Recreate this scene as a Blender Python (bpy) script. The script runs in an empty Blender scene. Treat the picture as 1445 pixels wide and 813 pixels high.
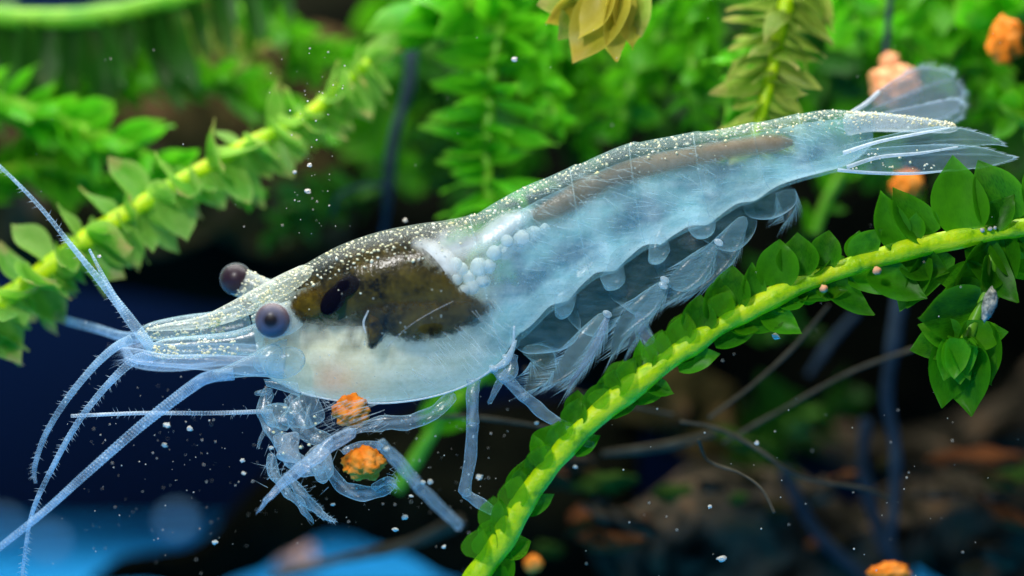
import bpy, math, random
import numpy as np
from mathutils import Vector, Matrix, noise as mnoise

# ------------------------------------------------------------------ camera, world, lamps, exposure
S = bpy.context.scene
COL = S.collection
S.unit_settings.system = 'METRIC'
DCAM = 40.0                                  # camera stands 40 units from the shrimp (1 unit ~ 2.4 mm)

cam_d = bpy.data.cameras.new('camera')
cam = bpy.data.objects.new('camera', cam_d)
COL.objects.link(cam)
cam.location = (0, -DCAM, 0)
cam.rotation_euler = (math.radians(90), 0, 0)
cam_d.sensor_width = 36
cam_d.lens = 36 * DCAM / 14.45
cam_d.clip_start = 1.0
cam_d.clip_end = 300
cam_d.dof.use_dof = True
cam_d.dof.focus_distance = DCAM - 0.35
cam_d.dof.aperture_fstop = cam_d.lens * 1e-3 / 1.55
S.camera = cam

W = bpy.data.worlds.new('World')
S.world = W
W.use_nodes = True
W.node_tree.nodes['Background'].inputs[0].default_value = (0.05, 0.12, 0.22, 1)
W.node_tree.nodes['Background'].inputs[1].default_value = 0.10

def lamp(name, loc, target, sx, sy, power, col):
    d = bpy.data.lights.new(name, 'AREA')
    d.shape = 'RECTANGLE'; d.size = sx; d.size_y = sy; d.energy = power; d.color = col
    o = bpy.data.objects.new(name, d)
    COL.objects.link(o)
    o.location = loc
    o.rotation_euler = (Vector(target) - Vector(loc)).to_track_quat('-Z', 'Y').to_euler()
    return o
# the tank's lamp above the water and the photographer's diffused flash over the lens
lamp('tank_lamp', (-0.5, 6.0, 15), (-0.5, 5.0, 0), 28, 18, 10500, (1.0, 0.98, 0.93))
lamp('flash_lamp', (-8, -20, 15), (0, 0, 0), 3.2, 3.2, 7000, (1.0, 0.98, 0.95))

S.view_settings.view_transform = 'Standard'
S.view_settings.look = 'None'
S.view_settings.exposure = 0.0
S.view_settings.gamma = 1.0
S.view_settings.use_curve_mapping = False
S.render.engine = 'CYCLES'
cy = S.cycles
cy.use_denoising = True
try: cy.denoiser = 'OPENIMAGEDENOISE'
except Exception: pass
cy.max_bounces = 8
cy.diffuse_bounces = 3
cy.glossy_bounces = 2
cy.transmission_bounces = 4
cy.transparent_max_bounces = 40
cy.caustics_reflective = False
cy.caustics_refractive = False
cy.sample_clamp_indirect = 4.0
cy.use_adaptive_sampling = False

# ------------------------------------------------------------------ helpers
PX = 0.01
def P(px, py, y=0.0):
    s = PX * (1 + y / DCAM)
    return Vector(((px - 722.5) * s, y, (406.5 - py) * s))

def tag(o, label=None, cat=None, group=None, kind=None):
    if label: o['label'] = label
    if cat: o['category'] = cat
    if group: o['group'] = group
    if kind: o['kind'] = kind
    return o

ROOT = {}
def thing(name, label, cat, loc, group=None):
    o = bpy.data.objects.new(name, None)
    o.empty_display_size = 0.1
    COL.objects.link(o)
    o.location = loc
    ROOT[o.name] = Vector(loc)
    return tag(o, label, cat, group)

def mesh_obj(name, verts, faces, mat, parent=None, rgba=None, smooth=True, origin=None, kind=None):
    off = ROOT[parent.name] if parent else (Vector(origin) if origin is not None else Vector((0, 0, 0)))
    va = np.array([tuple(v) for v in verts], dtype=float) - np.array(off)
    me = bpy.data.meshes.new(name)
    me.from_pydata(va.tolist(), [], faces)
    if rgba is not None:
        a = me.color_attributes.new('tint', 'FLOAT_COLOR', 'POINT')
        a.data.foreach_set('color', np.array(rgba, dtype=np.float32).ravel())
    if smooth:
        me.polygons.foreach_set('use_smooth', [True] * len(me.polygons))
    me.materials.append(mat)
    o = bpy.data.objects.new(name, me)
    COL.objects.link(o)
    if parent:
        o.parent = parent
        ROOT[o.name] = off
    elif origin is not None:
        o.location = origin
        ROOT[o.name] = Vector(origin)
    else:
        ROOT[o.name] = Vector((0, 0, 0))
    if kind: o['kind'] = kind
    return o

def spline(pts, n):
    """Catmull-Rom through rows of numbers, n samples (by index)"""
    p = np.array(pts, dtype=float)
    if p.ndim == 1: p = p[:, None]
    k = len(p)
    if k == 2:
        u = np.linspace(0, 1, n)[:, None]
        return p[0] * (1 - u) + p[1] * u
    e = np.vstack([2 * p[0] - p[1], p, 2 * p[-1] - p[-2]])
    out = []
    for q in np.linspace(0, k - 1, n):
        i = min(int(q), k - 2); t = q - i
        a, b, c, d = e[i], e[i + 1], e[i + 2], e[i + 3]
        out.append(0.5 * ((2 * b) + (c - a) * t + (2 * a - 5 * b + 4 * c - d) * t * t + (3 * b - a - 3 * c + d) * t ** 3))
    return np.array(out)

class Surf: pass

def loft(name, sta, mat, parent=None, rgba=None, nr=60, ns=24, ex=2.0, roll=0.0, wob=0.0, wobf=1.0, mod=None,
         origin=None, kind=None, seed=0.0):
    """sta rows: (dorsal px, dorsal py, ventral px, ventral py, half thickness px, depth y)"""
    q = spline(sta, nr)
    verts, cols, faces = [], [], []
    def pt(row, th, u):
        c, s = math.cos(th), math.sin(th)
        c2 = math.copysign(abs(c) ** (2 / ex), c); s2 = math.copysign(abs(s) ** (2 / ex), s)
        m = mod(u, th) if mod else 1.0
        cx, cz = (row[0] + row[2]) / 2, (row[1] + row[3]) / 2
        ax, az = (row[0] - row[2]) / 2, (row[1] - row[3]) / 2
        L = math.hypot(ax, az)
        px, py = cx + ax * c2 * m, cz + az * c2 * m
        y = row[5] + (max(row[4], 0.2) * s2 * m - roll * L * c2) * PX
        v = P(px, py, y)
        if wob:
            nn = mnoise.noise_vector(Vector((v.x * wobf + seed, v.y * wobf, v.z * wobf - seed)))
            v = v + nn * wob
        return v, px, py, c2, s2
    def uv(i): return i / (nr - 1)
    for i in range(nr):
        for j in range(ns):
            th = 2 * math.pi * j / ns
            v, px, py, c2, s2 = pt(q[i], th, uv(i))
            verts.append(v)
            if rgba: cols.append(rgba(uv(i), c2, s2, px, py) if callable(rgba) else rgba)
    for i in range(nr - 1):
        for j in range(ns):
            a, b = i * ns + j, i * ns + (j + 1) % ns
            faces.append((a, b, b + ns, a + ns))
    for end, rev in ((0, False), (nr - 1, True)):
        r = q[end]
        k = len(verts)
        verts.append(P((r[0] + r[2]) / 2, (r[1] + r[3]) / 2, r[5]))
        if rgba: cols.append(cols[end * ns])
        for j in range(ns):
            a, b = end * ns + j, end * ns + (j + 1) % ns
            faces.append((b, a, k) if not rev else (a, b, k))
    o = mesh_obj(name, verts, faces, mat, parent, cols if rgba else None, True, origin, kind)
    sf = Surf(); sf.o = o; sf.q = q
    def at(u, th):
        f = min(max(u, 0), 1) * (nr - 1); i = min(int(f), nr - 2); t = f - i
        return pt(q[i] * (1 - t) + q[i + 1] * t, th, u)
    sf.at = at
    return sf

def ribbon(name, path, width, thick, mat, parent=None, rgba=None, nr=26, ns=14, **kw):
    """path rows (px,py,y); width rows px"""
    q = spline(path, nr); w = spline(width, nr)[:, 0]; tk = spline(thick, nr)[:, 0] if hasattr(thick, '__len__') else np.full(nr, thick)
    d = np.gradient(q[:, :2], axis=0); d /= np.maximum(np.linalg.norm(d, axis=1), 1e-6)[:, None]
    n = np.stack([d[:, 1], -d[:, 0]], 1)
    uu = np.linspace(0, 1, nr); ee = np.minimum(uu, 1 - uu) / 0.05
    rd = np.sqrt(np.clip(1 - (1 - np.clip(ee, 0, 1)) ** 2, 0.12, 1)); w = np.maximum(w * rd, 0.3); tk = tk * rd
    sta = [(q[i, 0] + n[i, 0] * w[i] / 2, q[i, 1] + n[i, 1] * w[i] / 2, q[i, 0] - n[i, 0] * w[i] / 2, q[i, 1] - n[i, 1] * w[i] / 2, tk[i], q[i, 2]) for i in range(nr)]
    mus = kw.pop('muscle', False)
    sf = loft(name, sta, mat, parent, rgba, nr=nr, ns=ns, **kw)
    if mus: strand(path, [float(x) for x in width], sf.o)
    return sf

def lobe(name, cx, cy, rx, ry, rot, y, t, mat, parent=None, rgba=None, nr=16, ns=14, **kw):
    c, s = math.cos(math.radians(rot)), math.sin(math.radians(rot))
    sta = []
    for i in range(nr):
        a = math.pi * i / (nr - 1)
        lx, ly = -rx * math.cos(a), max(ry * math.sin(a), 0.3)
        f = lambda X, Y: (cx + X * c - Y * s, cy + X * s + Y * c)
        d, v = f(lx, -ly), f(lx, ly)
        sta.append((d[0], d[1], v[0], v[1], t * max(math.sin(a), 0.05), y))
    return loft(name, sta, mat, parent, rgba, nr=nr, ns=ns, **kw)

def tube(name, path, rad, mat, parent=None, rgba=None, n=40, ns=10, ring=0.0, nring=30, wob=0.0, origin=None, kind=None, world=False):
    """path rows (px,py,y); rad px"""
    q = spline(path, n); r = spline(rad, n)[:, 0]
    pts = [P(*row) for row in q]
    verts, cols, faces = [], [], []
    up = Vector((0, 1, 0))
    for i, p in enumerate(pts):
        T = (pts[min(i + 1, n - 1)] - pts[max(i - 1, 0)]).normalized()
        N = (up - T * up.dot(T)).normalized(); B = T.cross(N)
        up = N
        u = i / (n - 1)
        rr = max(r[i], 0.3) * PX * (1 + q[i, 2] / DCAM)
        if ring: rr *= 1 + ring * (0.5 + 0.5 * math.cos(2 * math.pi * u * nring)) 
        if wob: rr *= 1 + wob * mnoise.noise(p * 2.3)
        for j in range(ns):
            th = 2 * math.pi * j / ns
            verts.append(p + (N * math.cos(th) + B * math.sin(th)) * rr)
            if rgba: cols.append(rgba(u, math.cos(th), math.sin(th), q[i, 0], q[i, 1]) if callable(rgba) else rgba)
    for i in range(n - 1):
        for j in range(ns):
            a, b = i * ns + j, i * ns + (j + 1) % ns
            faces.append((a, a + ns, b + ns, b))
    for end, rev in ((0, False), (n - 1, True)):
        k = len(verts); verts.append(pts[end])
        if rgba: cols.append(cols[end * ns])
        for j in range(ns):
            a, b = end * ns + j, end * ns + (j + 1) % ns
            faces.append((a, b, k) if not rev else (b, a, k))
    return mesh_obj(name, verts, faces, mat, parent, cols if rgba else None, True, origin, kind)

def hairs(name, segs, mat, parent, rgba=(0.75, 0.85, 0.9, 0.5), kind='stuff'):
    """segs: (root Vector, tip Vector, root radius)"""
    verts, faces, cols = [], [], []
    for a, b, r in segs:
        T = (b - a).normalized()
        N = T.orthogonal().normalized(); B = T.cross(N)
        k = len(verts)
        for j in range(3):
            th = 2 * math.pi * j / 3
            verts.append(a + (N * math.cos(th) + B * math.sin(th)) * r)
        verts.append(b)
        faces += [(k, k + 1, k + 3), (k + 1, k + 2, k + 3), (k + 2, k, k + 3)]
        cols += [rgba] * 4
    return mesh_obj(name, verts, faces, mat, parent, cols, False, None, kind)

def blob_mesh(rad, amp, freq, seed, sub=3, sq=(1, 1, 1)):
    import bmesh
    bm = bmesh.new()
    bmesh.ops.create_icosphere(bm, subdivisions=sub, radius=1)
    vs = []
    for v in bm.verts:
        n = v.co.normalized()
        f = 1 + amp * mnoise.fractal(n * freq + Vector((seed, seed * 1.7, -seed)), 0.8, 2.0, 4)
        vs.append(Vector((n.x * sq[0], n.y * sq[1], n.z * sq[2])) * f * rad)
    fs = [tuple(v.index for v in f.verts) for f in bm.faces]
    bm.free()
    return vs, fs

# ------------------------------------------------------------------ materials
def new_mat(name):
    m = bpy.data.materials.new(name); m.use_nodes = True
    nt = m.node_tree; nt.nodes.clear()
    out = nt.nodes.new('ShaderNodeOutputMaterial')
    return m, nt, out
def N(nt, typ, **kw):
    n = nt.nodes.new(typ)
    for k, v in kw.items():
        if k.startswith('i_'):
            n.inputs[int(k[2:])].default_value = v
        else: setattr(n, k, v)
    return n
def math_node(nt, op, a, b=None, clamp=False):
    n = nt.nodes.new('ShaderNodeMath'); n.operation = op; n.use_clamp = clamp
    for i, v in enumerate((a, b)):
        if v is None: continue
        if isinstance(v, (int, float)): n.inputs[i].default_value = v
        else: nt.links.new(v, n.inputs[i])
    return n.outputs[0]
def mixcol(nt, fac, a, b, mode='MIX'):
    n = nt.nodes.new('ShaderNodeMix'); n.data_type = 'RGBA'; n.blend_type = mode
    for sock, v in ((n.inputs[0], fac), (n.inputs[6], a), (n.inputs[7], b)):
        if isinstance(v, (int, float)): sock.default_value = v
        elif isinstance(v, tuple): sock.default_value = v if len(v) == 4 else (*v, 1)
        else: nt.links.new(v, sock)
    return n.outputs[2]
def noise_tex(nt, scale, detail=3, rough=0.6, coord='Object', dist=0.0):
    tc = N(nt, 'ShaderNodeTexCoord')
    n = N(nt, 'ShaderNodeTexNoise')
    n.inputs['Scale'].default_value = scale; n.inputs['Detail'].default_value = detail
    n.inputs['Roughness'].default_value = rough; n.inputs['Distortion'].default_value = dist
    nt.links.new(tc.outputs[coord], n.inputs['Vector'])
    return n.outputs['Fac']
def ramp(nt, fac, stops):
    n = N(nt, 'ShaderNodeValToRGB')
    e = n.color_ramp.elements
    while len(e) < len(stops): e.new(0.5)
    for el, (p, c) in zip(e, stops):
        el.position = p; el.color = c if len(c) == 4 else (*c, 1)
    nt.links.new(fac, n.inputs[0])
    return n.outputs[0]

def mat_tissue(name, edge=0.35, edgepow=2.5, nscale=6.0, namt=0.5, trans=0.45, rough=0.3, spec=0.35, cnoise=0.25, bump=0.0, streak=None, specks=0.0, gloss=0.0):
    """clear crustacean tissue: tint attribute rgb = colour, alpha = how milky it is"""
    m, nt, out = new_mat(name); L = nt.links.new
    at = N(nt, 'ShaderNodeAttribute'); at.attribute_name = 'tint'
    nz = noise_tex(nt, nscale, 5, 0.65, dist=0.6)
    if streak:
        tc = N(nt, 'ShaderNodeTexCoord'); mp = N(nt, 'ShaderNodeMapping')
        mp.inputs['Scale'].default_value = streak
        mp.inputs['Rotation'].default_value = (0, math.radians(-22), 0)
        L(tc.outputs['Object'], mp.inputs[0])
        sn = N(nt, 'ShaderNodeTexNoise'); sn.inputs['Scale'].default_value = 1.0; sn.inputs['Detail'].default_value = 4
        L(mp.outputs[0], sn.inputs['Vector'])
        nz = math_node(nt, 'ADD', math_node(nt, 'MULTIPLY', nz, 0.5), math_node(nt, 'MULTIPLY', sn.outputs['Fac'], 0.5))
    fine = noise_tex(nt, nscale * 6, 3, 0.7)
    nz = math_node(nt, 'ADD', math_node(nt, 'MULTIPLY', nz, 0.72), math_node(nt, 'MULTIPLY', fine, 0.28))
    contrast = math_node(nt, 'MULTIPLY', math_node(nt, 'SUBTRACT', nz, 0.5), 3.4)
    a1 = math_node(nt, 'MULTIPLY', at.outputs['Alpha'], math_node(nt, 'ADD', math_node(nt, 'MULTIPLY', contrast, namt), 1.0))
    lw = N(nt, 'ShaderNodeLayerWeight'); lw.inputs[0].default_value = 0.5
    ed = math_node(nt, 'MULTIPLY', math_node(nt, 'POWER', lw.outputs['Facing'], edgepow), edge)
    alpha = math_node(nt, 'ADD', a1, ed, True)
    tcv = N(nt, 'ShaderNodeTexCoord'); vo = N(nt, 'ShaderNodeTexVoronoi'); vo.inputs['Scale'].default_value = 16.0
    L(tcv.outputs['Object'], vo.inputs['Vector'])
    sepv = N(nt, 'ShaderNodeSeparateColor'); L(vo.outputs['Color'], sepv.inputs[0])
    sp = math_node(nt, 'MULTIPLY', math_node(nt, 'LESS_THAN', vo.outputs['Distance'], 0.26), math_node(nt, 'GREATER_THAN', sepv.outputs[0], 0.9))
    sp = math_node(nt, 'MULTIPLY', sp, specks)
    alpha = math_node(nt, 'ADD', alpha, sp, True)
    col = mixcol(nt, math_node(nt, 'MULTIPLY', math_node(nt, 'ADD', contrast, 0.5), cnoise, True), at.outputs['Color'], (0.9, 0.95, 0.93))
    col = mixcol(nt, sp, col, (0.95, 0.95, 0.85))
    pr = N(nt, 'ShaderNodeBsdfPrincipled')
    pr.inputs['Roughness'].default_value = rough; pr.inputs['Specular IOR Level'].default_value = spec
    L(col, pr.inputs['Base Color'])
    tr = N(nt, 'ShaderNodeBsdfTranslucent'); L(col, tr.inputs[0])
    if bump:
        bp = N(nt, 'ShaderNodeBump'); bp.inputs['Strength'].default_value = bump; bp.inputs['Distance'].default_value = 0.03
        L(nz, bp.inputs['Height']); L(bp.outputs[0], pr.inputs['Normal'])
    mx = N(nt, 'ShaderNodeMixShader'); mx.inputs[0].default_value = trans
    L(pr.outputs[0], mx.inputs[1]); L(tr.outputs[0], mx.inputs[2])
    tp = N(nt, 'ShaderNodeBsdfTransparent')
    fin = N(nt, 'ShaderNodeMixShader'); L(alpha, fin.inputs[0]); L(tp.outputs[0], fin.inputs[1]); L(mx.outputs[0], fin.inputs[2])
    sh = fin.outputs[0]
    if gloss:
        gl = N(nt, 'ShaderNodeBsdfGlossy'); gl.inputs['Roughness'].default_value = 0.2
        b2 = N(nt, 'ShaderNodeBump'); b2.inputs['Strength'].default_value = 0.35; b2.inputs['Distance'].default_value = 0.05
        L(noise_tex(nt, 4.0, 4, 0.65), b2.inputs['Height']); L(b2.outputs[0], gl.inputs['Normal'])
        gm = N(nt, 'ShaderNodeMixShader'); gm.inputs[0].default_value = gloss
        L(sh, gm.inputs[1]); L(gl.outputs[0], gm.inputs[2]); sh = gm.outputs[0]
    L(sh, out.inputs[0])
    return m

def mat_organ(name):
    """soft mottled organ: the tint's alpha is how deep inside the organ the point is"""
    m, nt, out = new_mat(name); L = nt.links.new
    at = N(nt, 'ShaderNodeAttribute'); at.attribute_name = 'tint'
    n1 = noise_tex(nt, 5.0, 6, 0.68, dist=1.2); n2 = noise_tex(nt, 2.2, 4, 0.6, dist=0.8); n3 = noise_tex(nt, 14.0, 3, 0.6)
    a = math_node(nt, 'ADD', at.outputs['Alpha'], math_node(nt, 'MULTIPLY', math_node(nt, 'SUBTRACT', n1, 0.5), 1.9))
    a = math_node(nt, 'MULTIPLY', math_node(nt, 'SUBTRACT', a, 0.22), 1.7, True)
    f = math_node(nt, 'MULTIPLY', math_node(nt, 'SUBTRACT', n2, 0.38), 3.6, True)
    c = mixcol(nt, f, at.outputs['Color'], (0.003, 0.005, 0.007))
    g = math_node(nt, 'MULTIPLY', math_node(nt, 'SUBTRACT', n3, 0.45), 2.0, True)
    c = mixcol(nt, g, c, mixcol(nt, 1.0, at.outputs['Color'], (1.9, 1.8, 1.4), 'MULTIPLY'))
    pr = N(nt, 'ShaderNodeBsdfPrincipled'); pr.inputs['Roughness'].default_value = 0.7; pr.inputs['Specular IOR Level'].default_value = 0.0
    L(c, pr.inputs['Base Color'])
    tp = N(nt, 'ShaderNodeBsdfTransparent')
    fin = N(nt, 'ShaderNodeMixShader'); L(a, fin.inputs[0]); L(tp.outputs[0], fin.inputs[1]); L(pr.outputs[0], fin.inputs[2])
    L(fin.outputs[0], out.inputs[0])
    return m

def mat_solid(name, stops, scale=3.0, rough=0.6, spec=0.3, bump=0.0, bscale=None, trans=0.0, detail=5, dist=0.0, sss=0.0):
    m, nt, out = new_mat(name); L = nt.links.new
    nz = noise_tex(nt, scale, detail, 0.65, dist=dist)
    col = ramp(nt, nz, stops)
    pr = N(nt, 'ShaderNodeBsdfPrincipled'); pr.inputs['Roughness'].default_value = rough
    pr.inputs['Specular IOR Level'].default_value = spec
    L(col, pr.inputs['Base Color'])
    if sss:
        pr.inputs['Subsurface Weight'].default_value = sss
        pr.inputs['Subsurface Radius'].default_value = (0.1, 0.05, 0.03)
    if bump:
        bp = N(nt, 'ShaderNodeBump'); bp.inputs['Strength'].default_value = bump; bp.inputs['Distance'].default_value = 0.05
        h = noise_tex(nt, bscale or scale * 3, 4, 0.7); L(h, bp.inputs['Height']); L(bp.outputs[0], pr.inputs['Normal'])
    sh = pr.outputs[0]
    if trans:
        tr = N(nt, 'ShaderNodeBsdfTranslucent'); L(col, tr.inputs[0])
        mx = N(nt, 'ShaderNodeMixShader'); mx.inputs[0].default_value = trans
        L(sh, mx.inputs[1]); L(tr.outputs[0], mx.inputs[2]); sh = mx.outputs[0]
    L(sh, out.inputs[0])
    return m

def mat_leaf(name, base, light, tip, tipamt=0.6, clear=0.12, trans=0.55, rough=0.4, spec=0.22):
    m, nt, out = new_mat(name); L = nt.links.new
    at = N(nt, 'ShaderNodeAttribute'); at.attribute_name = 'tint'      # r = along the leaf, g = away from the midrib
    sep = N(nt, 'ShaderNodeSeparateColor'); L(at.outputs['Color'], sep.inputs[0])
    oi = N(nt, 'ShaderNodeObjectInfo')
    nz = noise_tex(nt, 3.5, 4, 0.6)
    rnd = oi.outputs['Random']
    c = mixcol(nt, math_node(nt, 'ADD', math_node(nt, 'MULTIPLY', rnd, 0.6), math_node(nt, 'MULTIPLY', math_node(nt, 'SUBTRACT', nz, 0.5), 1.1), True), base, light)
    # paler bases and browned tips as the leaf ages
    tf = math_node(nt, 'SUBTRACT', math_node(nt, 'ADD', sep.outputs[0], math_node(nt, 'MULTIPLY', math_node(nt, 'SUBTRACT', nz, 0.5), 1.2)), math_node(nt, 'ADD', 0.45, math_node(nt, 'MULTIPLY', rnd, 0.4)))
    tf = math_node(nt, 'MULTIPLY', tf, 2.2, True)
    c = mixcol(nt, math_node(nt, 'MULTIPLY', tf, tipamt), c, tip)
    # fine long cells
    tc = N(nt, 'ShaderNodeTexCoord'); mp = N(nt, 'ShaderNodeMapping'); mp.inputs['Scale'].default_value = (38, 9, 1)
    L(tc.outputs['Object'], mp.inputs[0])
    vo = N(nt, 'ShaderNodeTexVoronoi'); vo.feature = 'DISTANCE_TO_EDGE'; vo.inputs['Scale'].default_value = 1.0
    L(mp.outputs[0], vo.inputs['Vector'])
    cell = math_node(nt, 'MULTIPLY', vo.outputs['Distance'], 3.0, True)
    c = mixcol(nt, math_node(nt, 'MULTIPLY', math_node(nt, 'SUBTRACT', 1.0, cell), 0.22), c, light)
    rim = math_node(nt, 'MULTIPLY', math_node(nt, 'POWER', sep.outputs[1], 4.0), 0.6)
    c = mixcol(nt, rim, c, light)
    pr = N(nt, 'ShaderNodeBsdfPrincipled'); pr.inputs['Roughness'].default_value = rough
    pr.inputs['Specular IOR Level'].default_value = spec; L(c, pr.inputs['Base Color'])
    bp = N(nt, 'ShaderNodeBump'); bp.inputs['Strength'].default_value = 0.15; bp.inputs['Distance'].default_value = 0.02
    L(nz, bp.inputs['Height']); L(bp.outputs[0], pr.inputs['Normal'])
    tr = N(nt, 'ShaderNodeBsdfTranslucent'); L(c, tr.inputs[0])
    mx = N(nt, 'ShaderNodeMixShader'); mx.inputs[0].default_value = trans
    L(pr.outputs[0], mx.inputs[1]); L(tr.outputs[0], mx.inputs[2])
    tp = N(nt, 'ShaderNodeBsdfTransparent'); L(mixcol(nt, 0.5, c, (1, 1, 1)), tp.inputs[0])
    fin = N(nt, 'ShaderNodeMixShader'); fin.inputs[0].default_value = clear
    L(mx.outputs[0], fin.inputs[1]); L(tp.outputs[0], fin.inputs[2])
    L(fin.outputs[0], out.inputs[0])
    return m

M = {}
M['cuticle'] = mat_tissue('cuticle', edge=0.20, edgepow=2.6, nscale=5, namt=0.5, rough=0.22, spec=0.5, bump=0.1, gloss=0.015, specks=0.35)
M['flesh'] = mat_tissue('flesh', edge=0.0, nscale=2.4, namt=0.55, trans=0.45, rough=0.5, spec=0.2, cnoise=0.45, streak=(1.6, 2.0, 9.0))
M['clear'] = mat_tissue('clear_tissue', edge=0.42, edgepow=2.6, nscale=7, namt=0.8, rough=0.2, spec=0.6, bump=0.35, cnoise=0.4, specks=0.6, gloss=0.02)
M['blade'] = mat_tissue('fin_blade', edge=0.06, edgepow=2.0, nscale=5, namt=0.7, rough=0.3, spec=0.3, cnoise=0.15, streak=(2, 2, 14), gloss=0.008)
M['organ'] = mat_tissue('organ', edge=0.0, nscale=6, namt=0.35, trans=0.2, rough=0.7, spec=0.0, cnoise=0.0)
M['gland'] = mat_organ('gland')
M['gutmat'] = mat_tissue('gut_wall', edge=0.0, nscale=5, namt=0.25, trans=0.2, rough=0.6, spec=0.1, cnoise=0.12)
M['hazy'] = mat_tissue('hazy_muscle', edge=0.0, nscale=10, namt=1.0, trans=0.4, rough=0.5, spec=0.2, cnoise=0.3)
M['membrane'] = mat_tissue('membrane', edge=0.0, nscale=5, namt=0.8, rough=0.3, spec=0.3, cnoise=0.15, streak=(3, 2, 12), gloss=0.006)
M['cornea'] = mat_tissue('cornea', edge=0.4, edgepow=3.0, nscale=7, namt=0.2, rough=0.1, spec=0.5, gloss=0.006)
M['hair'] = mat_tissue('seta', edge=0.1, nscale=4, namt=0.1, rough=0.4)
M['dot'] = mat_solid('pigment', [(0.3, (0.85, 0.80, 0.42)), (0.5, (0.92, 0.90, 0.66)), (0.7, (0.95, 0.95, 0.88))], 4, 0.5, trans=0.25)
M['egg'] = mat_tissue('egg', edge=-0.55, edgepow=3, nscale=6, namt=0.2, trans=0.35, rough=0.6, spec=0.1, cnoise=0.3)

def mat_eye():
    m, nt, out = new_mat('eye_facets'); L = nt.links.new
    at = N(nt, 'ShaderNodeAttribute'); at.attribute_name = 'tint'
    nz = noise_tex(nt, 30, 3, 0.7)
    c = mixcol(nt, math_node(nt, 'MULTIPLY', nz, 0.5), at.outputs['Color'], (0.02, 0.017, 0.03))
    pr = N(nt, 'ShaderNodeBsdfPrincipled'); pr.inputs['Roughness'].default_value = 0.45
    pr.inputs['Specular IOR Level'].default_value = 0.25
    L(c, pr.inputs['Base Color']); L(pr.outputs[0], out.inputs[0])
    return m
M['eye'] = mat_eye()

M['lf_dark'] = mat_leaf('leaf_deep_green', (0.010, 0.12, 0.003), (0.09, 0.40, 0.006), (0.16, 0.34, 0.01), 0.25, clear=0.16)
M['lf_sheath'] = mat_leaf('leaf_sheath', (0.06, 0.36, 0.004), (0.22, 0.60, 0.008), (0.2, 0.4, 0.01), 0.3, clear=0.55)
M['lf_left'] = mat_leaf('leaf_aged', (0.08, 0.42, 0.008), (0.48, 0.74, 0.16), (0.56, 0.36, 0.14), 0.95, clear=0.25)
M['lf_green'] = mat_leaf('leaf_green', (0.025, 0.24, 0.004), (0.14, 0.52, 0.008), (0.25, 0.40, 0.03), 0.35)
M['lf_bright'] = mat_leaf('leaf_fresh', (0.03, 0.38, 0.006), (0.20, 0.68, 0.015), (0.4, 0.5, 0.08), 0.35)
M['lf_bronze'] = mat_leaf('leaf_bronze', (0.14, 0.30, 0.012), (0.48, 0.55, 0.12), (0.52, 0.34, 0.14), 0.6)
M['lf_yellow'] = mat_leaf('leaf_yellow', (0.42, 0.36, 0.02), (0.66, 0.58, 0.08), (0.55, 0.24, 0.03), 0.5, clear=0.06)
M['lf_shade'] = mat_leaf('leaf_shaded', (0.008, 0.06, 0.006), (0.03, 0.16, 0.012), (0.10, 0.12, 0.03), 0.4)  # darker leaf green, the shade on dim background moss put into the colour
M['stem'] = mat_solid('stem_lime', [(0.3, (0.14, 0.42, 0.002)), (0.42, (0.42, 0.74, 0.002)), (0.55, (0.66, 0.88, 0.003)), (0.72, (0.80, 0.90, 0.02))], 3.2, 0.35, 0.4, 0.5, 9, trans=0.3)
M['stem_g'] = mat_solid('stem_green', [(0.3, (0.10, 0.42, 0.01)), (0.7, (0.28, 0.62, 0.03))], 2.2, 0.4, 0.4, 0.1, 14, trans=0.35)
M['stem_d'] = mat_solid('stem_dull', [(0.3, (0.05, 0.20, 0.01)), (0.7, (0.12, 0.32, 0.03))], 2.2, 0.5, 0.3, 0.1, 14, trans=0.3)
M['wood'] = mat_solid('driftwood', [(0.34, (0.006, 0.007, 0.002)), (0.5, (0.04, 0.032, 0.010)), (0.62, (0.10, 0.055, 0.025)), (0.75, (0.20, 0.12, 0.08))], 0.8, 0.9, 0.05, 0.8, 2.5, dist=1.2)
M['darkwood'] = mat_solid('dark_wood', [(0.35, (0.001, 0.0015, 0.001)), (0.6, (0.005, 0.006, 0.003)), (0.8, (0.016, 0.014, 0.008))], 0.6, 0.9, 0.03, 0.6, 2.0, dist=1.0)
M['rock'] = mat_solid('stone', [(0.36, (0.003, 0.003, 0.002)), (0.46, (0.022, 0.020, 0.014)), (0.55, (0.085, 0.068, 0.048)), (0.63, (0.13, 0.07, 0.032)), (0.72, (0.05, 0.045, 0.036))], 0.9, 0.95, 0.03, 1.0, 3.0, dist=1.4)
M['floor'] = mat_solid('blue_floor', [(0.3, (0.01, 0.33, 0.90)), (0.7, (0.02, 0.40, 0.95))], 0.15, 0.7, 0.2, 0.2, 3)
M['back'] = mat_solid('blue_back', [(0.3, (0.002, 0.014, 0.055)), (0.7, (0.003, 0.018, 0.07))], 0.1, 0.8, 0.1)
M['pellet'] = mat_solid('pellet', [(0.25, (0.72, 0.11, 0.004)), (0.5, (0.92, 0.26, 0.008)), (0.75, (0.97, 0.45, 0.10))], 3.2, 0.6, 0.25, 0.5, 9, trans=0.1)
M['pelletpale'] = mat_solid('pellet_pale', [(0.25, (0.66, 0.20, 0.05)), (0.5, (0.80, 0.36, 0.17)), (0.75, (0.85, 0.5, 0.32))], 2.2, 0.7, 0.2, 0.4, 8)
M['podmat'] = mat_solid('pod', [(0.35, (0.05, 0.07, 0.06)), (0.5, (0.25, 0.28, 0.25)), (0.62, (0.6, 0.55, 0.42))], 9, 0.5, 0.3, 0.4, 20)
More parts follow.
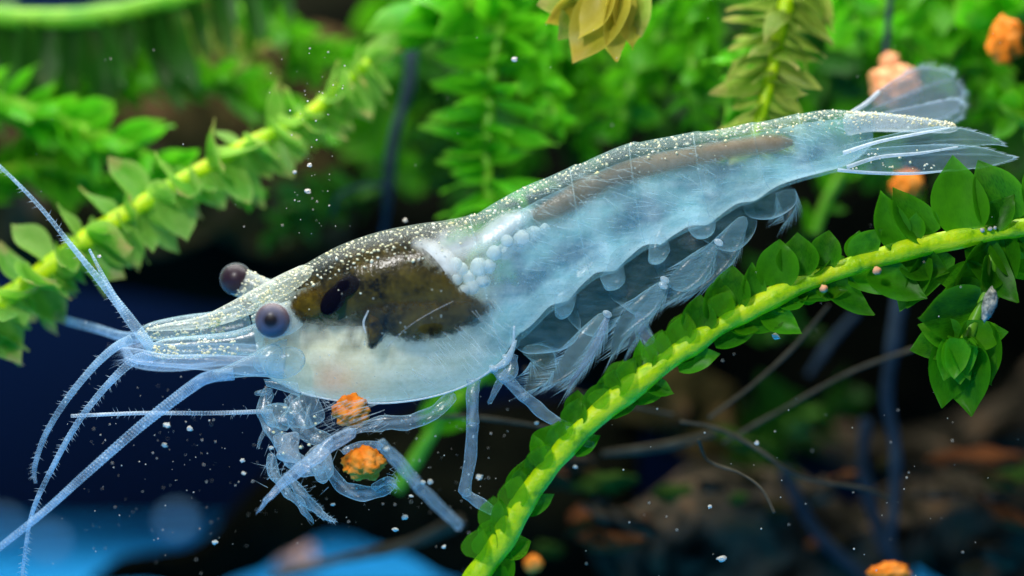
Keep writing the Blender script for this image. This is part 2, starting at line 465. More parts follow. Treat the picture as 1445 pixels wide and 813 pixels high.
M['dull'] = mat_solid('pellet_dull', [(0.3, (0.05, 0.018, 0.008)), (0.7, (0.17, 0.06, 0.02))], 3, 0.9, 0.05)
M['bluecrumb'] = mat_solid('crumb_blue_lit', [(0.3, (0.15, 0.38, 0.62)), (0.7, (0.25, 0.5, 0.75))], 5, 0.8, 0.05)  # blue light on the blurred near crumbs, painted as their colour
M['pink'] = mat_solid('pink', [(0.3, (0.62, 0.38, 0.34)), (0.7, (0.75, 0.5, 0.45))], 2, 0.9, 0.05)
M['root'] = mat_solid('root_blue', [(0.3, (0.02, 0.038, 0.058)), (0.7, (0.06, 0.09, 0.12))], 1.5, 0.9, 0.03, trans=0.4)
M['filament'] = mat_solid('filament', [(0.3, (0.07, 0.06, 0.04)), (0.7, (0.14, 0.125, 0.09))], 3, 0.8, 0.05, trans=0.3)
M['crumb'] = mat_solid('crumb', [(0.3, (0.5, 0.45, 0.36)), (0.7, (0.8, 0.8, 0.74))], 5, 0.6, 0.3, trans=0.2)

# ------------------------------------------------------------------ the setting
random.seed(7)
def grid_obj(name, x0, x1, y0, y1, z, mat, nx=30, ny=20, amp=0.0, vertical=False):
    vs, fs = [], []
    for j in range(ny + 1):
        for i in range(nx + 1):
            a = x0 + (x1 - x0) * i / nx; b = y0 + (y1 - y0) * j / ny
            h = amp * mnoise.noise(Vector((a * 0.4, b * 0.4, 3)))
            vs.append((a, z + h, b) if vertical else (a, b, z + h))
    for j in range(ny):
        for i in range(nx):
            k = j * (nx + 1) + i
            fs.append((k, k + 1, k + nx + 2, k + nx + 1))
    return mesh_obj(name, vs, fs, mat)
FLOOR_Z = -5.35
tag(grid_obj('tank_floor', -45, 45, -20, 25, FLOOR_Z, M['floor'], 60, 40, 0.05), kind='structure')
tag(grid_obj('tank_back_wall', -45, 45, FLOOR_Z - 0.5, 30, 25, M['back'], 20, 20, 0.0, True), kind='structure')

def log(name, label, cat, sta, mat, wob=0.5, wobf=0.7, group=None, nr=70, ns=36, seed=0.0, **kw):
    mid = sta[len(sta) // 2]
    base = P(mid[2], mid[3], mid[5])
    s = loft(name, sta, mat, None, None, nr=nr, ns=ns, wob=wob, wobf=wobf, origin=base, seed=seed, **kw)
    return tag(s.o, label, cat, group)
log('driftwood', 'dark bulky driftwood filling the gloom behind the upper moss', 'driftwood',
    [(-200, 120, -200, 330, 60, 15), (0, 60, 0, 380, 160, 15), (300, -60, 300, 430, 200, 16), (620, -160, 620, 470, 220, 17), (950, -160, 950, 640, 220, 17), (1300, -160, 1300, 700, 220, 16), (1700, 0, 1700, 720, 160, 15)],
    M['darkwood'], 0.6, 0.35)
log('driftwood', 'reddish brown driftwood behind the left moss frond', 'driftwood',
    [(-240, 60, -240, 330, 40, 9), (-60, 40, -60, 350, 80, 9), (80, 20, 80, 360, 90, 9.5), (220, 0, 230, 350, 90, 10), (380, 10, 380, 360, 80, 11), (480, 60, 470, 340, 50, 12)], M['wood'], 0.5, 0.8, seed=3)
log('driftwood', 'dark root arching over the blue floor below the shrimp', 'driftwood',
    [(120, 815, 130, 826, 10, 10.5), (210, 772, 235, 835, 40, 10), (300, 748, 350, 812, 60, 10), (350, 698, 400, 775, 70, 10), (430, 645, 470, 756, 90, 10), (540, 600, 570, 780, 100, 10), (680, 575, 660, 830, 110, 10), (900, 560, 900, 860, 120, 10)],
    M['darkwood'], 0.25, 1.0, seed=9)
log('stone', 'broad grey stone lying under the drooping roots', 'stone',
    [(840, 770, 860, 830, 30, 7.5), (920, 690, 920, 860, 90, 7.5), (1040, 650, 1040, 880, 110, 7.5), (1180, 690, 1180, 880, 100, 7.5), (1290, 740, 1290, 880, 70, 7.2)], M['rock'], 0.45, 0.8, seed=5)
log('stone', 'long pale brown stone ledge at right with a dark crevice above', 'stone',
    [(1120, 720, 1130, 780, 30, 9), (1220, 700, 1220, 800, 70, 9), (1320, 668, 1320, 830, 90, 9), (1400, 648, 1400, 850, 90, 9), (1560, 640, 1560, 880, 80, 9)], M['rock'], 0.45, 0.9, seed=12)
log('stone', 'grey stone slab above the crevice, behind the bud branch', 'stone',
    [(1150, 620, 1150, 650, 30, 12), (1250, 610, 1250, 680, 80, 12), (1350, 600, 1350, 665, 90, 12), (1440, 520, 1440, 640, 90, 12), (1600, 480, 1600, 640, 80, 12)], M['rock'], 0.4, 0.9, seed=21)
log('stone', 'small red brown rubble stone below the shrimp swimming legs', 'stone',
    [(880, 560, 885, 590, 15, 9), (940, 530, 945, 620, 50, 9), (1000, 540, 1000, 640, 60, 9), (1060, 600, 1060, 640, 20, 9)], M['wood'], 0.5, 1.5, seed=31)

# ------------------------------------------------------------------ moss
LEAVES = {}
def leaf_mesh(kind, k):
    key = (kind, k)
    if key in LEAVES: return LEAVES[key]
    rr = random.Random(hash(kind) % 1000 if False else sum(map(ord, kind)) * 31 + k)
    ratio, pw, cup, bend, fold = {'ovate': (0.74, 0.72, 1.1, 0.25, 0.0), 'round': (0.9, 0.82, 1.1, 0.25, 0.0),
                                  'lance': (0.42, 0.62, 1.6, 0.35, 0.1), 'broad': (0.6, 0.72, 1.5, 0.45, 0.05)}[kind]
    ratio *= rr.uniform(0.88, 1.12); bend *= rr.uniform(0.3, 1.8); cup *= rr.uniform(0.6, 1.3); tw = rr.uniform(-0.35, 0.35)
    ny, nx = 13, 7; ph = rr.uniform(0, 6)
    vs, fs, cs = [], [], []
    for j in range(ny):
        t = j / (ny - 1)
        w = ratio * 0.5 * max(math.sin(math.pi * (0.1 + 0.9 * t) ** pw), 0.0) ** 0.75
        if t > 0.72: w *= 1 - 0.35 * ((t - 0.72) / 0.28)
        w = max(w, 0.004)
        wl, wr = w * (1 + .07 * math.sin(5 * t + ph)), w * (1 + .07 * math.sin(4 * t - ph))
        for i in range(nx):
            v = 2 * i / (nx - 1) - 1
            x = v * (wl if v < 0 else wr)
            z = cup * x * x + fold * abs(x) + bend * (t * t - 0.5 * t) + tw * x * t + 0.03 * math.sin(7 * t + ph + 2 * v) * abs(v) + 0.006 * rr.uniform(-1, 1)
            vs.append((x, t, z)); cs.append((t, abs(v), 0, 1))
    for j in range(ny - 1):
        for i in range(nx - 1):
            a = j * nx + i
            fs.append((a, a + 1, a + nx + 1, a + nx))
    me = bpy.data.meshes.new('leaf')
    me.from_pydata(vs, [], fs)
    at = me.color_attributes.new('tint', 'FLOAT_COLOR', 'POINT'); at.data.foreach_set('color', np.array(cs, dtype=np.float32).ravel())
    me.polygons.foreach_set('use_smooth', [True] * len(me.polygons))
    me.materials.append(None)
    LEAVES[key] = me
    return me

def add_leaf(parent, base, d, nrm, L, kind, mat, rr):
    me = leaf_mesh(kind, rr.randrange(6))
    o = bpy.data.objects.new('leaf', me)
    COL.objects.link(o)
    o.material_slots[0].link = 'OBJECT'; o.material_slots[0].material = mat
    d = d.normalized(); z = (nrm - d * nrm.dot(d))
    z = z.normalized() if z.length > 1e-4 else d.orthogonal().normalized()
    x = d.cross(z)
    mt = Matrix((x, d, z)).transposed().to_4x4()
    loc = base - ROOT[parent.name]
    o.parent = parent
    o.matrix_basis = Matrix.Translation(loc) @ mt @ Matrix.Diagonal((L, L, L, 1))
    return o

def frond(label, path, rad, leaf, kind, mat, smat, spacing, ang=(45, 75), flat=0.5, sides=(0, 180, 90, -90), seed=1, taper=0.55, bud=4, group=None,
          name='moss_frond', cat='moss', bias=None, lrange=(0.0, 1.0)):
    rr = random.Random(seed)
    base = P(*path[0])
    t = thing(name, label, cat, base, group)
    tube('stem', path, rad, smat, t, n=50, ns=12, wob=0.25)
    q = spline(path, 200); pts = [P(*r) for r in q]
    cum = [0.0]
    for a, b in zip(pts, pts[1:]): cum.append(cum[-1] + (b - a).length)
    total = cum[-1]
    rads = spline(rad, 200)[:, 0]
    s = total * lrange[0]; k = 0
    while s < total * lrange[1]:
        i = min(max(np.searchsorted(cum, s), 1), 198)
        p = pts[i]; T = (pts[i + 1] - pts[i - 1]).normalized()
        u = s / total
        sc = PX * (1 + q[i, 2] / DCAM)
        Y = Vector((0, -1, 0))                       # towards the open water
        A = (Vector((0, 0, 1)) - T * T.z); 
        if A.length < 0.3: A = Vector((1, 0, 0)) - T * T.x
        A.normalize(); B = T.cross(A)
        if B.y > 0: B = -B
        phi = math.radians(sides[k % len(sides)] + rr.uniform(-22, 22))
        Nn = A * math.cos(phi) + B * math.sin(phi)
        a = math.radians(rr.uniform(*ang))
        d = T * math.cos(a) + Nn * math.sin(a)
        if bias: d = d + Vector(bias)
        d = (d + Vector((rr.uniform(-.12, .12), rr.uniform(-.12, .12), rr.uniform(-.12, .12)))).normalized()
        adax = T - d * T.dot(d)
        nrm = adax.normalized() * (1 - flat) + Y * flat + Vector((rr.uniform(-.5, .5), rr.uniform(-.2, .2), rr.uniform(-.4, .4)))
        L = leaf * rr.uniform(0.58, 1.18) * (1 - (1 - taper) * max(0, (u - 0.6) / 0.4)) * sc
        add_leaf(t, p + Nn * rads[i] * sc * 0.75, d, nrm, L, kind, mat, rr)
        s += spacing * sc * rr.uniform(0.8, 1.2); k += 1
    # closed bud of leaves at the tip
    T = (pts[-1] - pts[-4]).normalized()
    sc = PX * (1 + q[-1, 2] / DCAM)
    for b in range(bud):
        phi = 2 * math.pi * b / max(bud, 1) + rr.uniform(0, 0.6)
        A = T.orthogonal().normalized(); B = T.cross(A)
        Nn = A * math.cos(phi) + B * math.sin(phi)
        d = T + Nn * rr.uniform(0.15, 0.55)
        add_leaf(t, pts[-1] + Nn * 0.02, d, -Nn + T * 0.3, leaf * taper * rr.uniform(0.8, 1.1) * sc, kind, mat, rr)
    return t

# the sharp lime stem with overlapping leaves under the shrimp's tail
MAIN = [(655, 835, -0.75), (700, 775, -0.75), (755, 685, -0.75), (830, 598, -0.75), (920, 525, -0.7), (1020, 458, -0.6), (1130, 402, -0.5), (1260, 358, -0.4), (1380, 332, -0.35), (1500, 312, -0.35)]
main = thing('moss_frond', 'sharp lime green moss stem with round overlapping leaves slanting under the shrimp tail', 'moss', P(*MAIN[0]))
tube('stem', MAIN, [15, 17, 17, 16, 16, 15, 14, 14, 13, 13], M['stem'], main, n=160, ns=20, wob=0.3)
rr = random.Random(4)
qm = spline(MAIN, 300)
def mainpt(px):
    i = int(np.argmin(abs(qm[:, 0] - px))); i = min(max(i, 1), 298)
    T = (P(*qm[i + 1]) - P(*qm[i - 1])).normalized()
    U = Vector((-T.z, 0, T.x))          # up-left normal in the stem's plane
    return P(*qm[i]), T, U
# leaves above the stem: (px, length px, lean from the stem in degrees, kind)
for px, L, lean, off, kd in [(690, 70, 18, .10, 'ovate'), (715, 62, 22, .12, 'ovate'), (738, 70, 20, .12, 'ovate'), (760, 66, 25, .12, 'ovate'), (788, 70, 22, .12, 'ovate'), (815, 62, 28, .13, 'round'), (838, 66, 24, .13, 'ovate'),
                        (862, 60, 30, .13, 'round'), (884, 62, 24, .13, 'ovate'), (912, 60, 22, .14, 'ovate'), (940, 58, 28, .14, 'round'), (962, 66, 34, .14, 'ovate'),
                        (985, 66, 48, .13, 'round'), (1012, 74, 52, .13, 'round'), (1040, 76, 60, .13, 'round'), (1068, 62, 66, .13, 'ovate'), (1100, 82, 62, .12, 'round'), (1132, 76, 70, .12, 'round'),
                        (1165, 64, 62, .12, 'round'), (1205, 60, 30, .10, 'ovate'), (1268, 88, 100, .10, 'ovate'), (1312, 92, 118, .10, 'ovate'), (1290, 40, 70, .12, 'round'), (1362, 112, 88, .10, 'ovate'), (1425, 104, 108, .10, 'ovate'), (1395, 60, 40, .1, 'ovate'), (1470, 90, 95, .1, 'ovate')]:
    p, T, U = mainpt(px)
    a = math.radians(lean)
    d = T * math.cos(a) + U * math.sin(a) + Vector((0, rr.uniform(-0.15, 0.12), 0))
    nrm = Vector((rr.uniform(-.35, .35), -1, rr.uniform(-0.1, .5)))
    L *= .68 if px < 985 else (.8 if px < 1180 else .95)
    add_leaf(main, p + U * off + Vector((0, -0.05, 0)), d, nrm, L * PX, kd, M['lf_dark'], rr)
# a row standing behind the stem
for px in list(range(700, 860, 40)) + list(range(1210, 1440, 74)):
    p, T, U = mainpt(px)
    a = math.radians(rr.uniform(20, 50) if px < 950 else rr.uniform(40, 85))
    d = T * math.cos(a) + U * math.sin(a) + Vector((0, rr.uniform(.2, .5), 0))
    add_leaf(main, p + U * .08 + Vector((0, .14, 0)), d, Vector((rr.uniform(-.3, .3), -1, .3)), rr.uniform(40, 56) * PX, 'round', M['lf_dark'], rr)
# scale leaves hugging the lower, near face of the stem
for px in [684, 712, 730, 768, 801, 846, 872, 926, 962, 1020]:
    p, T, U = mainpt(px)
    a = math.radians(rr.uniform(-5, 45))
    d = T * math.cos(a) + U * math.sin(a) + Vector((0, -0.22, 0))
    add_leaf(main, p + U * rr.uniform(.09, .17) + Vector((0, -.12, 0)), d, Vector((rr.uniform(-.6, .3), -1, rr.uniform(-.1, .8))), rr.uniform(28, 56) * PX, 'round', M['lf_sheath'], rr)
for k in range(34):
    px = rr.uniform(685, 1180); p, T, U = mainpt(px)
    a = math.radians(rr.uniform(5, 60)); side_ = rr.choice([1, 1, 1, -1])
    d = T * math.cos(a) + U * math.sin(a) * side_ + Vector((0, rr.uniform(-.05, .3), 0))
    add_leaf(main, p + U * side_ * rr.uniform(.09, .14) + Vector((0, rr.uniform(-.02, .1), 0)), d, Vector((rr.uniform(-.9, .6), -1, rr.uniform(-.2, 1.0))), rr.uniform(22, 44) * PX, rr.choice(['round', 'ovate', 'broad']), M[rr.choice(['lf_dark', 'lf_sheath', 'lf_green'])], rr)
# pointed leaves below
for px, L, lean in [(700, 70, -150), (690, 80, -140), (735, 45, -25), (800, 45, -20), (850, 46, -22), (885, 52, -28), (905, 40, -55), (950, 60, -22), (1000, 64, -20), (1045, 66, -26), (1075, 60, -60), (1120, 70, -24), (1165, 76, -62), (1195, 72, -40), (1228, 86, -48), (1270, 70, -30), (1300, 84, -120), (1330, 96, -140), (1372, 100, -70), (1400, 90, -50), (1420, 100, -110), (1440, 70, -40)]:
    p, T, U = mainpt(px)
    a = math.radians(lean)
    d = T * math.cos(a) + U * math.sin(a) + Vector((0, rr.uniform(-.05, .25), 0))
    add_leaf(main, p - U * .11 + Vector((0, .05, 0)), d, Vector((rr.uniform(-.6, .6), -1, rr.uniform(-.2, .7))), L * PX, 'broad', M['lf_dark'] if rr.random() < .7 else M['lf_green'], rr)
for px, dy in [(1232, -.02), (1155, .0), (1385, .06), (1394, .07), (1403, .07)]:
    p, T, U = mainpt(px)
    vs, fs = blob_mesh(rr.uniform(.045, .07) * (1 if dy <= 0 else .55), .3, 2, px, 2)
    o = mesh_obj('food_crumb', [v + p - U * (.16 if dy <= 0 else -.06) + Vector((0, -.16, 0)) for v in vs], fs, M['pelletpale'] if dy <= 0 else M['crumb'], None, origin=p)
    tag(o, 'tiny orange crumb stuck under the lime moss stem' if dy <= 0 else 'tiny white grain lying on top of the lime moss stem', 'crumb', 'orange crumbs under the lime stem' if dy <= 0 else 'white grains on the lime stem')

# branch with the bright bud hanging at the right
t = frond('short sharp moss branch with bright closed bud hanging below the lime stem', [(1405, 330, -.2), (1395, 400, -.25), (1372, 460, -.3), (1355, 500, -.35)],
          [9, 9, 9, 10], 92, 'ovate', M['lf_dark'], M['stem_g'], 22, (40, 85), 0.75, (0, 180, 90, 180, 0), 11, 0.75, 0)
rr = random.Random(5)
for L, ax, dz, yy, mm in [(62, -.35, -1, -.10, 'lf_bright'), (64, .05, -1, -.16, 'lf_bright'), (60, .25, -1, -.12, 'lf_bright'), (56, -.12, -1, -.22, 'lf_bright'), (110, .2, -1, .05, 'lf_dark'), (100, -.25, -1, .05, 'lf_dark'), (70, -1, -.25, 0, 'lf_dark'), (60, -.9, .3, -.05, 'lf_green'), (80, .6, -.9, .04, 'lf_dark'), (70, .9, .1, -.03, 'lf_green')]:
    add_leaf(t, P(1352, 478, -.35 + yy), Vector((ax, 0.05, dz)), Vector((rr.uniform(-.4, .4), -1, .2)), L * PX, 'ovate', M[mm], rr)
vs, fs = blob_mesh(.13, .3, 3, 3, 3, (.75, .6, 1.8))
tag(mesh_obj('seed_pod', [Matrix.Rotation(.25, 3, 'Y') @ v + P(1396, 430, -.75) for v in vs], fs, M['podmat'], None, origin=P(1396, 430, -.75)), 'pale ribbed oval speck resting on the hanging bud branch', 'debris')

F = frond
F('aged green moss frond with browned leaf tips behind the shrimp antennae', [(-60, 470, 1.6), (40, 398, 1.8), (130, 332, 2.0), (240, 265, 2.3), (335, 212, 2.6), (430, 165, 2.9), (520, 88, 3.3)],
  [15, 14, 13, 12, 11, 9, 7], 72, 'ovate', M['lf_left'], M['stem'], 6.5, (45, 105), 0.45, (180, 0, 90, 180, 60, 140, -90, 180), 21, 0.8, 4, bias=(0.1, 0, -0.45))
F('bright blurred moss frond running down into the browned frond', [(-60, 128, 4.6), (40, 155, 4.4), (150, 198, 4.0), (260, 245, 3.6), (350, 270, 3.4)],
  [12, 11, 11, 9, 7], 66, 'broad', M['lf_bright'], M['stem_g'], 9, (35, 75), 0.4, (0, 180, 90, 150), 22)
F('dim green moss frond arching over the brown driftwood', [(50, 190, 6.2), (130, 130, 6.0), (250, 112, 6.0), (350, 130, 5.6), (450, 190, 5.2)],
  [9, 9, 9, 8, 6], 70, 'broad', M['lf_green'], M['stem_d'], 10, (30, 70), 0.45, (0, 180, 90), 23)
F('blurred glowing moss stem with long drooping leaves along the water top', [(-80, 18, 5.5), (40, 26, 5.4), (150, 20, 5.4), (290, -14, 5.2), (400, -50, 5)],
  [15, 15, 14, 12, 10], 130, 'lance', M['lf_shade'], M['stem_g'], 14, (70, 100), 0.6, (180, 170, -60), 24, bias=(0, 0, -.5))
F('mid green moss tuft below the glowing water top stem', [(-70, 60, 6.5), (30, 110, 6.3), (100, 140, 6.2)], [10, 10, 8], 95, 'broad', M['lf_green'], M['stem_g'], 16, (40, 80), 0.5, (0, 180, 90), 25)
F('star shaped bright moss rosette above the blue root', [(760, -70, 4.8), (700, -10, 4.4), (625, 20, 4.0)], [12, 12, 10], 125, 'broad', M['lf_bright'], M['stem_g'], 13, (40, 85), 0.45, (0, 180, 90, -90, 60), 26, 0.95, 6)
F('upright blurred moss frond with horizontal leaves behind the shrimp back', [(712, 20, 4), (697, 90, 3.8), (690, 170, 3.6), (688, 250, 3.5), (700, 330, 3.5)],
  [8, 8, 8, 8, 8], 92, 'lance', M['lf_bright'], M['stem_g'], 8.5, (70, 100), 0.35, (0, 180, 120, 180, 60), 27, 0.85)
F('lush green moss branch right of the upright frond', [(770, -60, 6.2), (800, 40, 6), (815, 120, 5.8), (830, 200, 5.6)], [9, 9, 9, 7], 72, 'broad', M['lf_green'], M['stem_g'], 8, (40, 85), 0.45, (0, 180, 90, 120), 28)
F('curly green moss branch under the yellow leaf bud', [(960, -40, 5.2), (930, 50, 5.2), (895, 110, 5.1), (880, 170, 5.0)], [9, 9, 9, 8], 80, 'ovate', M['lf_green'], M['stem_g'], 10, (45, 95), 0.4, (0, 180, 90, -60), 29)
F('bronze tinted moss frond with narrow stacked leaves above the shrimp tail', [(1122, -50, 2.2), (1106, 20, 2.1), (1092, 90, 2.0), (1072, 170, 1.9), (1062, 215, 1.9)],
  [11, 11, 10, 9, 8], 78, 'lance', M['lf_bronze'], M['stem'], 6.0, (48, 82), 0.32, (0, 180, 0, 180, 130, 0, 180, 50), 30, 0.8)
F('bright low shoot where the bronze frond meets the shrimp back', [(1050, 60, 3.4), (1035, 130, 3.2), (1030, 190, 3.0)], [8, 8, 8], 80, 'lance', M['lf_bright'], M['stem_g'], 9, (40, 70), 0.3, (0, 180, 90), 31)
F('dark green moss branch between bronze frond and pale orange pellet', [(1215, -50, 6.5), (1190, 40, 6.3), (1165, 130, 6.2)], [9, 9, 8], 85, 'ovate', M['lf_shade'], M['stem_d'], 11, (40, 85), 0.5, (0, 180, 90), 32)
F('leafy green moss branch dropping past the pale orange pellet', [(1310, -60, 5.0), (1335, 20, 4.8), (1370, 80, 4.6), (1400, 150, 4.6)], [10, 10, 10, 8], 90, 'broad', M['lf_green'], M['stem_g'], 11, (40, 90), 0.4, (0, 180, 90, -90), 33)
F('bright moss branch holding the vivid orange pellet', [(1480, -40, 4.2), (1440, 20, 4.2), (1390, 30, 4.3), (1340, 20, 4.4)], [10, 10, 9, 7], 80, 'ovate', M['lf_bright'], M['stem_g'], 12, (40, 85), 0.4, (0, 180, 90), 34)
F('curled green moss shoot right of the tail fan', [(1500, 130, 3.2), (1460, 170, 3.0), (1430, 160, 2.8), (1412, 140, 2.8)], [9, 9, 8, 6], 60, 'ovate', M['lf_green'], M['stem_g'], 14, (40, 85), 0.5, (0, 180, 90), 35)
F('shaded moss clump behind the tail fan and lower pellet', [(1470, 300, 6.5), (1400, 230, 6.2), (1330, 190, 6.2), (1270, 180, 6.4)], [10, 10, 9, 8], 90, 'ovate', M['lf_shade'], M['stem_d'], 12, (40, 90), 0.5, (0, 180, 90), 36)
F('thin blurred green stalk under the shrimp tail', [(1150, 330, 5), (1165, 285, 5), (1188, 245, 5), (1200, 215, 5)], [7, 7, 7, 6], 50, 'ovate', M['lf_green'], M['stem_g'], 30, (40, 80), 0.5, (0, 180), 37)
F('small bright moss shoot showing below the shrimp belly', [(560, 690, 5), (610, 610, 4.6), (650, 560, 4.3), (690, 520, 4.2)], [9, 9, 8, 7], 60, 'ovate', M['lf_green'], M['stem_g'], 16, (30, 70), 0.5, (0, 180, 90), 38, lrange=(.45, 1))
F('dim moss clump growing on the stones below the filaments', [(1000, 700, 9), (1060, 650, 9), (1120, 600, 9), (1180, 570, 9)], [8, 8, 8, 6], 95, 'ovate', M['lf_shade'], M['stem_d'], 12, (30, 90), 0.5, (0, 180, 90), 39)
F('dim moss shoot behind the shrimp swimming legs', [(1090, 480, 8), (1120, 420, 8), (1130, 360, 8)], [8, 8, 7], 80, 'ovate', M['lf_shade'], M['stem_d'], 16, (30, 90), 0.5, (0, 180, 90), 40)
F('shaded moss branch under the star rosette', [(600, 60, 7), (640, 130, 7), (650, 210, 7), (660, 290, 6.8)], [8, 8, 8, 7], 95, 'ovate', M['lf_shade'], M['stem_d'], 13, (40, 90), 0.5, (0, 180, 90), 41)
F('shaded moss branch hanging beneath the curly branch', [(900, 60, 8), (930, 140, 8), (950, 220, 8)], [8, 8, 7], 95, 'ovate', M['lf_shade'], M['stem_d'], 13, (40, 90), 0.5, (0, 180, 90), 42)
F('small leaved moss spray crossing the brown wood beside the blue root', [(330, 10, 7.2), (400, 50, 7), (460, 90, 6.8), (530, 100, 6.6)], [7, 7, 7, 6], 58, 'broad', M['lf_green'], M['stem_g'], 9, (35, 80), .45, (0, 180, 90), 71)
F('olive moss spray hanging over the brown wood at the water top', [(250, -30, 7.4), (300, 40, 7.2), (345, 100, 7.2), (370, 150, 7.2)], [7, 7, 7, 6], 60, 'broad', M['lf_bronze'], M['stem_d'], 10, (35, 80), .45, (0, 180, 90), 72)
F('fine green moss spray between the browned frond and the brown wood', [(-40, 250, 5.6), (60, 235, 5.4), (140, 260, 5.2), (210, 300, 5.0)], [7, 7, 7, 6], 60, 'ovate', M['lf_green'], M['stem_g'], 9, (35, 80), .45, (0, 180, 90), 73)
F('dim moss spray in the hollow above the shrimp head', [(560, 250, 7.5), (500, 280, 7.4), (440, 290, 7.4), (390, 330, 7.4)], [6, 6, 6, 5], 60, 'ovate', M['lf_shade'], M['stem_d'], 11, (35, 80), .45, (0, 180, 90), 74)
F('small leaved bright moss spray between star rosette and yellow bud', [(770, -30, 4.2), (755, 40, 4.0), (765, 110, 3.9), (785, 170, 3.8)], [7, 7, 7, 6], 56, 'broad', M['lf_bright'], M['stem_g'], 8, (35, 80), .45, (0, 180, 90), 75)
F('fine moss spray between the curly branch and bronze frond', [(1000, -30, 4.6), (985, 50, 4.4), (975, 120, 4.3), (985, 180, 4.2)], [7, 7, 7, 6], 56, 'broad', M['lf_green'], M['stem_g'], 8, (35, 80), .45, (0, 180, 90), 76)
F('fine bright moss spray behind the two upper pellets', [(1190, -30, 4.8), (1215, 40, 4.6), (1290, 60, 4.6), (1330, 110, 4.6)], [7, 7, 7, 6], 58, 'broad', M['lf_bright'], M['stem_g'], 9, (35, 80), .45, (0, 180, 90), 77)
rr = random.Random(77)
for k in range(11):
    x = 560 + k * 92 + rr.uniform(-25, 25); yy = rr.uniform(8.5, 11)
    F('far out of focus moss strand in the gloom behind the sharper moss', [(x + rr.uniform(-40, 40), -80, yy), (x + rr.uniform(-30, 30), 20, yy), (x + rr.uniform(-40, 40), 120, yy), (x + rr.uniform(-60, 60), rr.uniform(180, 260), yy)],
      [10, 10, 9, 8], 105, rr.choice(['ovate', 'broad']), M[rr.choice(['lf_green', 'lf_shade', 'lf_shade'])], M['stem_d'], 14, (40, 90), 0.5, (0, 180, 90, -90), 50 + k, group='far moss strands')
# yellow leaf bud
ybud = thing('moss_bud', 'yellowing half open moss bud hanging above the shrimp back', 'moss', P(850, -50, .9))
tube('stem', [(870, -60, .9), (852, -30, .9), (842, 0, .9)], [10, 10, 9], M['stem_g'], ybud, n=16)
rr = random.Random(8)
for bx, by, ax, az, L, yy, mm in [(845, -12, -1, -.55, 92, .1, 'lf_yellow'), (850, -16, -.9, -.25, 100, .2, 'lf_bronze'), (840, -5, -.75, -.95, 88, .15, 'lf_bronze'), (868, -10, -.55, -1, 122, -.1, 'lf_yellow'), (876, -14, -.25, -1, 104, -.16, 'lf_yellow'),
                          (880, -14, .05, -1, 88, -.06, 'lf_yellow'), (884, -20, .3, -1, 78, 0, 'lf_bronze'), (862, -20, -.42, -1, 90, -.22, 'lf_yellow'), (872, -20, -.1, -1, 100, .1, 'lf_yellow'), (840, -20, -1, .2, 90, .2, 'lf_bronze')]:
    add_leaf(ybud, P(bx, by, .9 + yy), Vector((ax, rr.uniform(-.1, .1), az)), Vector((rr.uniform(-1.1, 1.1), -1, rr.uniform(-.4, .9))), L * PX, rr.choice(['broad', 'ovate']), M[mm], rr)

# blue grey roots, out of focus
def root(label, path, rad, mat='root', name='root_strand', cat='root', group=None, **kw):
    jr = random.Random(len(label)); path = [path[0]] + [(a + jr.uniform(-7, 7) * (mat == 'root'), b, c) for a, b, c in path[1:-1]] + [path[-1]]
    if mat == 'root': rad = [r * .78 for r in rad]
    o = tube(name, path, rad, M[mat], None, n=60, ns=10, wob=0.4, origin=P(*path[0]), **kw)
    return tag(o, label, cat, group)
root('blue grey root hanging beside the star rosette', [(580, 70, 5.5), (572, 120, 5.5), (556, 200, 5.5), (545, 290, 5.5), (540, 340, 6)], [10, 10, 9, 8, 5])
root('faint blue root curling below the browned moss frond', [(545, 262, 5), (510, 262, 5), (485, 275, 5), (470, 300, 5.5)], [5, 5, 4, 3])
root('thick blue grey root standing straight below the lime stem', [(1275, 390, 5), (1262, 470, 5), (1256, 560, 5), (1262, 640, 5), (1258, 760, 5)], [13, 13, 12, 12, 10])
root('blue grey root leaning into the thick straight root', [(1222, 590, 6), (1222, 660, 6), (1238, 740, 6), (1280, 830, 6)], [11, 11, 13, 14])
root('curved blue grey root sweeping over the broad grey stone', [(1105, 660, 6), (1125, 715, 6), (1160, 760, 6), (1215, 810, 6), (1260, 850, 6)], [10, 12, 12, 12, 12])
root('slanted faint blue root under the lime stem leaves', [(1210, 440, 6.5), (1175, 480, 6.5), (1140, 530, 6.5)], [8, 8, 6])
root('pale root dangling above the pale orange pellet', [(1258, -20, 3.8), (1255, 40, 3.8), (1250, 85, 3.8)], [5, 6, 6])
root('faint root drooping behind the bronze frond', [(975, 80, 7), (985, 130, 7), (990, 180, 7)], [8, 8, 7])
root('thin pale filament curling to a hooked tip over the broad stone', [(985, 620, .8), (1000, 650, .8), (1045, 668, .5), (1075, 690, .3), (1093, 724, .2)], [2, 2, 2, 2, 2], 'filament', 'filament', 'filament')
root('long thin filament crossing behind the thick straight root', [(960, 595, 2), (1010, 604, 2), (1060, 628, 2), (1130, 672, 2), (1220, 690, 2.4), (1255, 702, 2.6)], [2.6, 2.6, 2.6, 2.6, 2.4, 2], 'filament', 'filament', 'filament')
root('straight thin filament rising to the thick straight root', [(1020, 625, 3), (1100, 580, 3), (1200, 525, 3), (1290, 492, 3)], [2.6, 2.6, 2.6, 2.6], 'filament', 'filament', 'filament')
root('thin filament rising towards the lime stem underside', [(1000, 590, 2.5), (1060, 545, 2.5), (1120, 490, 2.5), (1170, 430, 2.5)], [2.6, 2.6, 2.6, 2], 'filament', 'filament', 'filament')
root('pale filament running behind the shrimp walking legs', [(600, 590, 2.5), (660, 588, 2.4), (740, 598, 2.2), (800, 610, 2)], [2.6, 2.6, 2.6, 2.6], 'filament', 'filament', 'filament')
